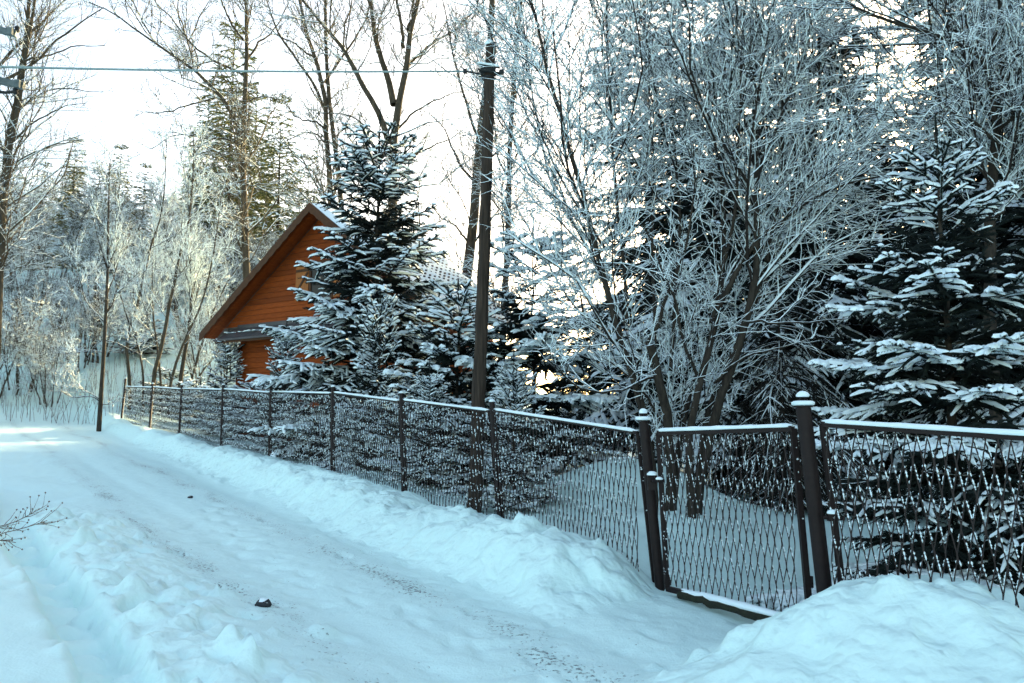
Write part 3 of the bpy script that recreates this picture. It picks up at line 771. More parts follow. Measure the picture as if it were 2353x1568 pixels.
#TREES
# ------------------------------------------------------------------ bare trees
def limb(d, pts, r0, r1, dd=0.0, n=14, base=False):
    """a stem drawn through photo positions at distance d (dd = drift towards/away along the stem)"""
    q = [P(px, py, d + dd * i / max(1, len(pts) - 1)) for i, (px, py) in enumerate(pts)]
    if base:
        b = q[0].copy(); b[2] = G(b[0], b[1]) - .15
        if q[0][2] - b[2] > .1: q = [b] + q
    q = resample(np.stack(q), n)
    return q, np.linspace(r0, r1, n)
def wander(Pt, amp):
    B, n = Pt.shape[:2]
    w_ = np.cumsum(rng.standard_normal((B, n, 3)), axis=1) * amp[:, None, None] / math.sqrt(n)
    w_ -= w_[:, :1]; return Pt + w_
def children(Pt, Rd, count, ang, L, n, rr, tmin=.15, up=.3, taper=.65, rmin=.002, curl=.10, Lvar=.5, flat=0.0):
    """count child shoots spread along the parent lines by length"""
    B, m = Pt.shape[:2]
    seg = np.linalg.norm(np.diff(Pt, axis=1), axis=2); ln = seg.sum(1)
    bi = rng.choice(B, count, p=ln / ln.sum())
    t = tmin + (1 - tmin) * rng.random(count) ** .85; f = t * (m - 1); i0 = np.minimum(f.astype(int), m - 2); fr = (f - i0)[:, None]
    p0 = Pt[bi, i0] * (1 - fr) + Pt[bi, i0 + 1] * fr
    d = nrm(Pt[bi, i0 + 1] - Pt[bi, i0])
    pr = Rd[bi, i0] * (1 - fr[:, 0]) + Rd[bi, i0 + 1] * fr[:, 0]
    rv = rng.standard_normal((count, 3)); rv[:, 2] *= (1 - flat)
    per = nrm(rv - (rv * d).sum(1, keepdims=True) * d)
    a = R_(ang) * (1 + .3 * rng.standard_normal(count))[:, None]
    dr = nrm(d * np.cos(a) + per * np.sin(a) + np.array([0, 0, up]))
    len_ = L * (1 - taper * t) * (1 - Lvar + 2 * Lvar * rng.random(count)) * np.clip(ln[bi] / max(ln.mean(), 1e-6), .5, 1.6)
    s = np.linspace(0, 1, n)
    bend = nrm(rng.standard_normal((count, 3)) + [0, 0, .6])
    C = p0[:, None] + len_[:, None, None] * (s[None, :, None] * dr[:, None] + .34 * (s ** 2)[None, :, None] * bend[:, None])
    C = wander(C, len_ * curl)
    r0 = np.clip(np.minimum(pr * .75, len_ * rr), rmin, None)
    RR = r0[:, None] * (1 - .62 * s[None] ** 1.3)
    return C, RR
def bare_tree(name, label, cat, limbs, levels, loc, mb_mat=None, tw_mat=None, group=None, k0=8, top=1.35, trunk_n=1, jitter=0.0):
    """limbs: list of (points, radii) in world space; the first trunk_n are the trunk"""
    root = thing(name, label, cat, loc, group); o = np.array(loc, float)
    mb_mat = mb_mat or M_BARK; tw_mat = tw_mat or M_TWIG
    LP_ = np.stack([l[0] for l in limbs]) - o; LR = np.stack([l[1] for l in limbs])
    jj = wander(LP_, np.full(len(limbs), jitter)) if jitter else LP_
    LP_ = np.concatenate([LP_[:, :1], jj[:, 1:]], 1) if jitter else LP_
    for i in range(trunk_n):
        mb = MB(); addtube(mb, LP_[i], LR[i], k0); mb.build("trunk" if trunk_n == 1 else "stem", mb_mat, root, True)
    if len(limbs) > trunk_n:
        mb = MB(); V, F = tube(LP_[trunk_n:], LR[trunk_n:], 7); mb.addmany(V, F); b = mb.build("limbs", mb_mat, root, True); b["kind"] = "stuff"
    pp, pr = LP_, LR; mb = MB(); allc = [(LP_, LR)]
    for li, kw in enumerate(levels):
        kk = dict(kw); cnt = kk.pop("count"); src = kk.pop("src", -1); sides = kk.pop("k", 4)
        sp, sr = allc[src]
        c, r = children(sp, sr, cnt, **kk); allc.append((c, r))
        V, F = tube(c, r, sides, top if r.mean() < .02 else 1.1)
        if li == 0 and tw_mat is M_TWIG: bo = MB().addmany(V, F).build("branches", M_TWIGDARK, root); bo["kind"] = "stuff"
        else: mb.addmany(V, F)
    t = mb.build("crown", tw_mat, root); t["kind"] = "stuff"
    return root

# --- the tall bare trees behind the house
def LV(a, b, c, L1, L2, L3, rmin, **k):
    rmin *= 1.05; c = int(c * .8)
    return [dict(count=a, ang=50, L=L1, n=6, rr=.012, up=.25, rmin=rmin * 1.6, tmin=.2), dict(count=b, ang=48, L=L2, n=4, rr=.010, up=.12, rmin=rmin * 1.2, tmin=.15),
            dict(count=c, ang=45, L=L3, n=3, rr=.010, up=.08, rmin=rmin, tmin=.1, k=3)]
d = 28
l = [limb(d, [(905, 720), (899, 420), (900, 309), (915, 218), (929, 134), (936, 67), (956, 0), (968, -80)], .27, .06, base=True),
     limb(d, [(904, 240), (907, 228), (888, 168), (872, 118), (862, 67), (851, 0), (846, -80)], .13, .04, .5),
     limb(d, [(893, 330), (880, 280), (871, 252), (838, 202), (794, 118), (744, 50), (704, 0), (650, -60)], .12, .03, -1),
     limb(d, [(910, 300), (915, 292), (956, 262), (1013, 232), (1060, 222)], .05, .015, 1),
     limb(d, [(928, 160), (932, 155), (979, 111), (1047, 67), (1107, 17), (1150, -30)], .06, .02, 1),
     limb(d, [(927, 110), (925, 104), (912, 44), (907, 0), (900, -70)], .07, .03, -.5),
     limb(d, [(905, 380), (960, 352), (1040, 318), (1075, 300)], .05, .012, .8),
     limb(d, [(890, 340), (850, 290), (800, 262), (740, 262)], .045, .012, -1.0),
     limb(d, [(936, 67), (960, 30), (990, -40)], .06, .03, 1)]
bare_tree("bare_tree", "tall bare tree with a wide fork rising behind the big spruce", "tree", l, LV(150, 1100, 3200, 2.2, .95, .42, .008), (l[0][0][0][0], d, G(l[0][0][0][0], d)), M_BARKFAR, M_TWIGFAR, jitter=.12)
d = 30
l = [limb(d, [(768, 640), (766, 470), (757, 353), (753, 269), (748, 202), (727, 134), (700, 67), (687, 0), (680, -70)], .17, .05, base=True),
     limb(d, [(790, 640), (784, 423), (774, 353), (763, 286), (754, 218), (749, 151), (747, 67), (744, 0), (740, -70)], .15, .05, base=True),
     limb(d, [(750, 258), (747, 255), (724, 202), (677, 134), (637, 67), (623, 17), (600, -50)], .07, .02, .6),
     limb(d, [(752, 306), (727, 279), (677, 272), (640, 240)], .05, .012, -.8),
     limb(d, [(752, 330), (725, 300), (680, 305), (640, 330)], .045, .012, .8),
     limb(d, [(748, 190), (790, 120), (830, 40), (850, -40)], .06, .02, 1.0),
     limb(d, [(727, 134), (690, 110), (640, 80), (600, 50)], .05, .014, .8)]
bare_tree("bare_tree", "pair of slim bare trunks behind the house ridge, crossed by the cable", "tree", l, LV(130, 1000, 2800, 2.0, .9, .42, .008), (l[0][0][0][0], d, G(l[0][0][0][0], d)), M_BARKFAR, M_TWIGFAR, trunk_n=2, jitter=.12)
d = 34
l = [limb(d, [(566, 760), (564, 504), (554, 336), (556, 235), (558, 134), (559, 0), (560, -80)], .20, .06, base=True),
     limb(d, [(548, 315), (544, 302), (524, 235), (497, 202), (437, 151), (370, 111), (302, 60), (252, 27), (210, 10)], .10, .02, -2),
     limb(d, [(553, 330), (551, 326), (487, 302), (386, 292), (326, 324)], .055, .012, -1.5),
     limb(d, [(512, 222), (507, 225), (433, 249), (363, 269), (310, 262)], .05, .012, -1),
     limb(d, [(556, 170), (551, 161), (497, 134), (450, 97), (403, 34), (370, 0), (340, -50)], .07, .02, 1.5),
     limb(d, [(558, 148), (565, 141), (591, 111), (640, 60), (660, 10)], .06, .02, 1),
     limb(d, [(558, 90), (530, 50), (500, 0), (480, -50)], .06, .02, .6),
     limb(d, [(556, 240), (600, 225), (640, 240), (680, 225)], .04, .012, .8),
     limb(d, [(560, 420), (610, 440), (690, 470)], .05, .015, -.6),
     limb(d, [(560, 380), (500, 400), (440, 390)], .045, .012, -.8)]
bare_tree("bare_tree", "tall bare tree spreading long branches left over the pale sky", "tree", l, LV(150, 1200, 3400, 2.3, 1.0, .5, .009), (l[0][0][0][0], d, G(l[0][0][0][0], d)), M_BARKFAR, M_TWIGFAR, jitter=.14)
d = 25
l = [limb(d, [(-10, 640), (0, 520), (15, 336), (36, 235), (48, 150), (60, 40), (66, -60)], .15, .05, base=True),
     limb(d, [(8, 640), (15, 480), (37, 320), (57, 218), (70, 100), (90, 0), (100, -60)], .12, .04, base=True),
     limb(d, [(-40, 250), (0, 165), (60, 100), (134, 17), (170, -30)], .07, .02, 1),
     limb(d, [(-20, 210), (0, 190), (80, 140), (150, 70), (240, 10)], .06, .015, -1),
     limb(d, [(30, 260), (90, 215), (160, 205), (235, 210)], .04, .01, 1),
     limb(d, [(22, 330), (70, 300), (140, 260), (210, 245)], .04, .01, -1),
     limb(d, [(10, 400), (60, 370), (130, 330), (190, 320)], .035, .01, 1),
     limb(d, [(50, 140), (110, 120), (170, 90), (230, 85)], .04, .01, -.6),
     limb(d, [(12, 350), (-30, 280), (-70, 200)], .05, .02, 1)]
bare_tree("bare_tree", "two leaning bare trunks at the left edge, yellow where sunlit", "tree", l, LV(170, 1200, 3000, 1.9, .95, .45, .006), (l[0][0][0][0], d, G(l[0][0][0][0], d)), M_BARKFAR, M_TWIGSLOPE, trunk_n=2, jitter=.12)
d = 24
l = [limb(d, [(1060, 680), (1075, 570), (1087, 504), (1093, 386), (1104, 290), (1116, 180), (1124, 84), (1127, 0), (1128, -80)], .20, .08, base=True),
     limb(d, [(1090, 420), (1060, 380), (1030, 300), (1000, 260)], .05, .012, -.8),
     limb(d, [(1100, 320), (1075, 240), (1055, 150), (1040, 60), (1020, -20)], .05, .015, .8),
     limb(d, [(1093, 400), (1130, 350), (1190, 310), (1230, 240)], .05, .014, .8),
     limb(d, [(1120, 100), (1150, 60), (1190, 0), (1210, -50)], .05, .02, .8),
     limb(d, [(1080, 560), (1050, 520), (1010, 500), (985, 470)], .04, .012, -.6)]
bare_tree("bare_tree", "thick bare trunk leaning behind the utility pole", "tree", l, LV(90, 700, 2200, 1.6, .8, .4, .007), (l[0][0][0][0], d, G(l[0][0][0][0], d)), M_BARKFAR, M_TWIGFAR, jitter=.08)
d = 21
l = [limb(d, [(1150, 700), (1158, 520), (1163, 386), (1168, 250), (1180, 100), (1190, 0), (1195, -60)], .11, .04, base=True),
     limb(d, [(1160, 440), (1190, 380), (1240, 330), (1270, 290)], .035, .01, .6),
     limb(d, [(1168, 260), (1200, 180), (1240, 100), (1260, 30)], .035, .012, -.6),
     limb(d, [(1162, 400), (1130, 340), (1120, 260), (1115, 200)], .03, .01, .5)]
bare_tree("bare_tree", "slender bare trunk just right of the utility pole", "tree", l, LV(80, 650, 1800, 1.4, .7, .35, .006), (l[0][0][0][0], d, G(l[0][0][0][0], d)), M_BARKFAR, M_TWIGFAR, jitter=.08)

# --- the big snow-laden hazel behind the gate
d = 9.2
hz = lambda pts, r0, r1, dd=0., b=False: limb(d, pts, r0, r1, dd, base=b)
l = [hz([(1562, 1120), (1546, 983), (1502, 838), (1483, 785)], .062, .05, -.2, True),
     hz([(1550, 1120), (1530, 1000), (1489, 882), (1439, 743), (1388, 567), (1325, 353), (1300, 252), (1262, 126), (1237, 0), (1220, -60)], .05, .012, -.6, True),
     hz([(1556, 1100), (1520, 990), (1470, 850), (1418, 700), (1370, 560), (1310, 400)], .04, .012, .3, True),
     hz([(1580, 1140), (1565, 983), (1600, 860), (1634, 743), (1653, 630), (1646, 441), (1640, 283), (1646, 126), (1634, 0), (1630, -60)], .05, .012, .3, True),
     hz([(1590, 1170), (1634, 983), (1678, 850), (1709, 743), (1741, 630), (1735, 441), (1731, 252), (1735, 63), (1740, -60)], .065, .013, -.3, True),
     hz([(1575, 1130), (1600, 983), (1640, 860), (1690, 760), (1720, 690), (1760, 600)], .045, .015, .6, True),
     hz([(1570, 1120), (1590, 950), (1622, 850), (1650, 800)], .05, .03, .8, True)]
nst = len(l)
for i, (ox, oy) in enumerate([(-.12, .1), (-.22, .25), (-.3, -.1), (.0, -.2), (.06, .1), (.2, .3), (-.04, .45)]):
    q = l[i][0]; f = np.linspace(1, 0, len(q)) ** 2
    q[:, 0] += ox * f; q[:, 1] += oy * f; q[0, 2] = G(q[0, 0], q[0, 1]) - .12
l += [hz([(1634, 743), (1665, 668), (1716, 567), (1804, 498), (1930, 410), (2043, 384)], .038, .012, -.4),
      hz([(1709, 743), (1779, 567), (1823, 441), (1867, 315), (1892, 220), (1880, 63), (1885, -60)], .032, .010, .6),
      hz([(1760, 600), (1804, 378), (1801, 189), (1810, 0), (1815, -60)], .026, .010, .8),
      hz([(1510, 868), (1502, 863), (1430, 890), (1363, 895), (1300, 860), (1262, 825)], .022, .006, -1.2),
      hz([(1490, 850), (1464, 813), (1376, 762), (1300, 687), (1250, 598), (1190, 491)], .026, .007, 2.4),
      hz([(1483, 790), (1508, 762), (1552, 630), (1590, 535), (1602, 441), (1600, 330)], .024, .007, -.5),
      hz([(1705, 750), (1709, 737), (1780, 745), (1836, 737), (1960, 725)], .020, .006, -.8),
      hz([(1440, 750), (1413, 705), (1350, 567), (1262, 441), (1225, 283), (1200, 145), (1190, 40)], .026, .007, 2.4),
      hz([(1500, 850), (1505, 700), (1500, 560), (1503, 440), (1490, 300), (1480, 150), (1478, 0)], .022, .007, 1.0),
      hz([(1540, 850), (1545, 700), (1560, 500), (1550, 300), (1560, 120), (1555, -40)], .024, .008, 1.2),
      hz([(1439, 743), (1440, 600), (1420, 430), (1415, 260), (1400, 100), (1395, -20)], .024, .008, .7),
      hz([(1653, 630), (1690, 480), (1695, 330), (1690, 150), (1700, 0)], .022, .008, -.8),
      hz([(1741, 630), (1800, 560), (1860, 460), (1920, 330), (1950, 200)], .022, .008, .9),
      hz([(1720, 690), (1800, 650), (1880, 600), (1980, 560)], .020, .006, .6),
      hz([(1640, 880), (1700, 820), (1780, 800), (1880, 780)], .018, .006, -.4),
      hz([(1530, 980), (1480, 900), (1420, 840), (1340, 800), (1260, 740)], .02, .006, .5),
      hz([(1600, 860), (1570, 780), (1560, 690), (1520, 600), (1490, 520)], .02, .006, -.7),
      hz([(1388, 567), (1340, 500), (1270, 380), (1220, 220)], .018, .006, -.6),
      hz([(1646, 441), (1600, 330), (1590, 200), (1580, 60)], .018, .006, .4)]
lv = [dict(count=350, ang=40, L=1.45, n=7, rr=.008, up=.28, rmin=.0070, tmin=.20, taper=.5, curl=.07),
      dict(count=4000, ang=46, L=.62, n=5, rr=.007, up=.10, rmin=.0052, tmin=.10, taper=.5, curl=.08),
      dict(count=13500, ang=45, L=.27, n=3, rr=.007, up=.05, rmin=.0040, tmin=.1, taper=.5, curl=.14, k=3)]
bare_tree("hazel_tree", "big many-stemmed hazel with dense snow-coated twigs behind the gate", "tree", l, lv, (l[0][0][0][0], d, G(l[0][0][0][0], d)), M_BARK, M_TWIG, trunk_n=nst, jitter=.05, top=1.5)
# --- second bare tree, upper right
d = 8.6
l = [hz([(2270, 760), (2276, 567), (2295, 283), (2305, 158), (2302, 0), (2300, -70)], .065, .04, .3),
     hz([(2290, 320), (2286, 220), (2270, 126), (2169, 82), (2056, 38), (1961, 0), (1900, -40)], .034, .010, -.6),
     hz([(2270, 126), (2288, 60), (2300, -40)], .026, .014, -.3),
     hz([(2298, 240), (2308, 183), (2352, 107), (2400, 40)], .034, .016, .3),
     hz([(2290, 330), (2230, 260), (2150, 252), (2060, 270)], .020, .006, -.9),
     hz([(2286, 430), (2230, 380), (2140, 330), (2060, 330)], .020, .006, .6),
     hz([(2290, 300), (2350, 250), (2420, 230)], .026, .01, -.6),
     hz([(2280, 500), (2340, 430), (2400, 400)], .024, .008, .5),
     hz([(2278, 560), (2200, 500), (2110, 470), (2030, 480)], .02, .006, .7),
     hz([(2275, 140), (2200, 40), (2160, -40)], .02, .008, .6),
     hz([(2205, 100), (2180, 40), (2160, -20)], .018, .007, -.2)]
for i in range(len(l)): l[i] = (l[i][0] * 1.0, l[i][1])
b0 = l[0][0][0].copy(); l[0][0][0, 2] = G(b0[0], b0[1]) - .1
lv = [dict(count=190, ang=44, L=1.15, n=6, rr=.008, up=.2, rmin=.0070, tmin=.25, taper=.5, curl=.07), dict(count=2000, ang=46, L=.55, n=4, rr=.007, up=.1, rmin=.0052, tmin=.12, taper=.5, curl=.08),
      dict(count=5600, ang=46, L=.25, n=3, rr=.007, up=.05, rmin=.0040, tmin=.1, taper=.5, curl=.10, k=3)]
bare_tree("bare_tree", "dark snowy bare tree at the upper right, behind the right-hand spruce", "tree", l, lv, (b0[0], d, G(b0[0], d)), M_BARK, M_TWIG, jitter=.05, top=1.5)
# --- roadside sapling and shrubs on the left slope
d = 24.4
l = [limb(d, [(228, 966), (233, 900), (238, 800), (245, 650), (247, 530), (250, 440), (251, 380)], .075, .014, base=True),
     limb(d, [(231, 920), (215, 906), (190, 890), (175, 870)], .02, .008), limb(d, [(231, 925), (215, 906), (160, 914), (125, 880)], .018, .008, -.5),
     limb(d, [(230, 930), (262, 928), (275, 905)], .016, .007, .3), limb(d, [(240, 780), (275, 790), (330, 820)], .02, .007, .3),
     limb(d, [(241, 740), (200, 700), (180, 640), (165, 590)], .022, .007, .5), limb(d, [(242, 720), (280, 660), (320, 620)], .022, .007, -.5),
     limb(d, [(243, 690), (265, 620), (285, 540)], .02, .007, .5), limb(d, [(246, 620), (228, 560), (212, 500)], .02, .007, -.5),
     limb(d, [(240, 810), (200, 800), (150, 815)], .018, .006, .6), limb(d, [(246, 580), (270, 520), (282, 460)], .018, .006, .4)]
lv = [dict(count=60, ang=45, L=1.2, n=6, rr=.010, up=.35, rmin=.008, tmin=.2), dict(count=500, ang=45, L=.55, n=4, rr=.01, up=.15, rmin=.007, tmin=.1), dict(count=1200, ang=45, L=.3, n=3, rr=.01, up=.1, rmin=.006, tmin=.1)]
bare_tree("sapling", "slim dark sapling standing by the road near the fence end", "tree", l, lv, (l[0][0][0][0], d, G(l[0][0][0][0], d)), M_BARK, M_TWIG, jitter=.03)
d = 29
l = [limb(d, pts, r, .012, dd, base=True) for pts, r, dd in (
    ([(300, 880), (290, 800), (330, 650), (380, 480), (390, 320)], .07, .5), ([(350, 885), (380, 780), (400, 640), (440, 480), (445, 300)], .09, -.5),
    ([(410, 885), (430, 760), (440, 600), (425, 450), (405, 340)], .09, .8), ([(330, 885), (310, 790), (270, 690), (240, 600)], .05, -.8),
    ([(430, 885), (470, 760), (520, 640), (580, 560)], .06, .3), ([(370, 885), (350, 760), (340, 640), (360, 520)], .05, 1.0),
    ([(390, 885), (420, 800), (470, 700), (500, 560), (520, 430)], .06, -.4), ([(440, 885), (480, 820), (540, 740), (600, 700)], .045, .6))]
lv = [dict(count=150, ang=42, L=1.7, n=6, rr=.010, up=.3, rmin=.010, tmin=.25), dict(count=1300, ang=45, L=.75, n=3, rr=.01, up=.15, rmin=.008, tmin=.1), dict(count=3600, ang=45, L=.36, n=3, rr=.01, up=.1, rmin=.0075, tmin=.1, k=3)]
bare_tree("shrub_tree", "tall many-stemmed bare shrub beyond the fence end, left of the house", "tree", l, lv, (l[2][0][0][0], d, G(l[2][0][0][0], d)), M_BARKFAR, M_TWIG, trunk_n=8, jitter=.10)
# template shrubs, then copies over the hillside
def shrub_template(name, label, nst_, Ht, spread, seed, cnt):
    global rng
    old = rng; rng = np.random.default_rng(seed); ls = []
    for i in range(nst_):
        az = rng.random() * 6.28; s = spread * (.3 + .7 * rng.random()); h = Ht * (.6 + .4 * rng.random())
        b = np.array([.35 * math.cos(az), .35 * math.sin(az), -.15])
        q = np.stack([b, b + [s * .35 * math.cos(az), s * .35 * math.sin(az), h * .45], b + [s * math.cos(az), s * math.sin(az), h]])
        ls.append((resample(q, 14), np.linspace(.05, .012, 14) * Ht / 5))
    r_ = bare_tree(name, label, "shrub", ls, [dict(count=cnt, ang=45, L=1.3, n=5, rr=.01, up=.25, rmin=.010, tmin=.2), dict(count=cnt * 9, ang=48, L=.65, n=4, rr=.01, up=.12, rmin=.009, tmin=.1, k=3), dict(count=cnt * 20, ang=48, L=.34, n=3, rr=.01, up=.08, rmin=.008, tmin=.1, k=3)],
                   (0, 0, 0), M_BARKFAR, M_TWIGSLOPE, "shrubs on the left slope", trunk_n=nst_, jitter=.12)
    rng = old; return r_
SHL = "frosted bare shrub among the thicket on the left slope"
sh_t = [shrub_template("slope_shrub", SHL, 6, 3.6, 1.5, 21, 80), shrub_template("slope_shrub", SHL, 5, 5.0, 1.6, 22, 90), shrub_template("slope_shrub", SHL, 4, 6.0, 1.8, 23, 100)]
spots = [(-40, 29, 0, 1.), (35, 30.5, 0, .95), (110, 29.5, 0, .8), (170, 33, 0, .9), (60, 35, 1, 1.), (130, 36, 1, .9), (210, 34, 1, 1.), (290, 35, 1, .95), (20, 40, 1, 1.1), (100, 42, 2, 1.), (180, 40, 2, .9),
         (260, 42, 2, 1.), (340, 40, 1, 1.2), (420, 38, 1, 1.1), (480, 41, 2, .95), (540, 40, 1, 1.2), (600, 42, 2, .9), (-20, 45, 2, 1.), (70, 47, 2, 1.1), (150, 48, 2, .9), (230, 47, 2, 1.), (310, 49, 2, 1.), (390, 47, 2, 1.1), (460, 49, 2, 1.05), (660, 44, 1, 1.1), (520, 48, 2, 1.0),
         (460, 33, 0, 1.), (520, 34, 0, 1.1), (-80, 34, 1, 1.), (-90, 41, 2, 1.)]
used = [False] * 3
for i, (px, dd, ti, s) in enumerate(spots):
    x = X(px, dd); loc = (x, dd, G(x, dd) - .05)
    if used[ti]: dup(sh_t[ti], loc, 2.4 * i, s * (.92 + .16 * R()))
    else:
        used[ti] = True; sh_t[ti].location = loc; sh_t[ti].scale = (s, s, s)
# thin weeds poking from the snow on the slope (uncountable)
pts = []; n = 420
wx = np.array([X(q, 1) for q in rng.uniform(-60, 480, n)]); wd_ = rng.uniform(26.3, 34, n); wx = wx * wd_
wz = Hs(wx, wd_); hgt = rng.uniform(.3, 1.3, n); lean = rng.normal(0, .16, (n, 2))
s = np.linspace(0, 1, 3)
C = np.stack([wx[:, None] + lean[:, :1] * hgt[:, None] * s ** 1.5, wd_[:, None] + lean[:, 1:] * hgt[:, None] * s ** 1.5, wz[:, None] - .05 + hgt[:, None] * s], -1)
V, F = tube(C, np.full((n, 3), .007) * (1 - .5 * s), 3)
wm = MB().addmany(V, F)
c, r = children(C, np.full((n, 3), .005), 700, 35, .35, 3, .02, .4, .3, .3, .005); V, F = tube(c, r, 3); wm.addmany(V, F)
tag(wm.build("weeds", M_TWIGFAR), "thin dry weed stalks poking from the snow below the slope", "weeds", kind="stuff")

# ------------------------------------------------------------------ spruces
def shoot_tpl(nn, ck=3, wid=.03):
    V = []; F = []
    xs_ = (0, .5, 1.0)
    for x, r in zip(xs_, (.36, .30, .10)):
        for j in range(ck):
            a = math.pi / 2 + j * 2 * math.pi / ck; V.append((x, r * math.cos(a), r * math.sin(a)))
    for i in range(2):
        for j in range(ck):
            jn = (j + 1) % ck; b = i * ck; F += [(b + j, b + jn, b + ck + jn), (b + j, b + ck + jn, b + ck + j)]
    for i in range(nn):
        x = (i + .5) / nn; a = i * 2.399 + .4; b = len(V); rad = (.85 + .35 * ((i * 7) % 5) / 5) * (1 - .25 * x)
        cy, cz = math.cos(a), math.sin(a) * .8
        V += [(x - wid, .1 * cy, .1 * cz), (x + wid, .1 * cy, .1 * cz), (min(1.10, x + 3.2 * wid), rad * cy, rad * cz)]
        F.append((b, b + 1, b + 2))
    return np.array(V), np.array(F)
def cap_tpl(xs, c, seed):
    """snow lying along a shoot: a lumpy, tapering sausage, open underneath"""
    g = np.random.default_rng(seed); V = []; m = len(xs); an = np.linspace(-.45, math.pi + .45, c)
    for x in xs:
        e = math.sqrt(max(.04, 1 - abs((x - .5) / .56) ** 6)) * (1.08 - .30 * x); q = e * (1 + .16 * g.standard_normal()); sh_ = .12 * g.standard_normal()
        for a in an: V.append((x + .012 * g.standard_normal(), q * math.cos(a) * (1 + .08 * g.standard_normal()) + sh_, q * (math.sin(a) * (1 + .10 * g.standard_normal()))))
    F = [(i * c + j, i * c + j + 1, (i + 1) * c + j + 1, (i + 1) * c + j) for i in range(m - 1) for j in range(c - 1)]
    return np.array(V), np.array(F)
XL, XM, XS = [-.05, .03, .22, .45, .68, .88, .98, 1.05], [-.05, .08, .5, .9, 1.05], [-.05, .2, .85, 1.05]
LOD = {3: (shoot_tpl(34, 3, .016), shoot_tpl(13, 3, .035), [cap_tpl(XL, 5, q) for q in range(5)], [cap_tpl(XM, 5, q) for q in range(5)]),
       2: (shoot_tpl(12, 3, .04), shoot_tpl(6, 3, .08), [cap_tpl(XM, 4, q) for q in range(5)], [cap_tpl([-.05, .5, 1.05], 4, q) for q in range(5)]),
       1: (shoot_tpl(8, 3, .06), shoot_tpl(4, 3, .10), [cap_tpl(XS, 3, q) for q in range(5)], [cap_tpl([-.05, .5, 1.05], 3, q) for q in range(5)])}
def place(T, p, dr, L, wy, wz, bend=0.0):
    sd_ = nrm(np.cross(dr, [0, 0, 1.]) + 1e-6); up = np.cross(sd_, dr)
    V = p[:, None] + T[None, :, 0:1] * (L[:, None] * dr)[:, None] + T[None, :, 1:2] * (wy[:, None] * sd_)[:, None] + T[None, :, 2:3] * (wz[:, None] * up)[:, None]
    V[:, :, 2] -= (bend * L)[:, None] * T[None, :, 0] ** 2
    return V
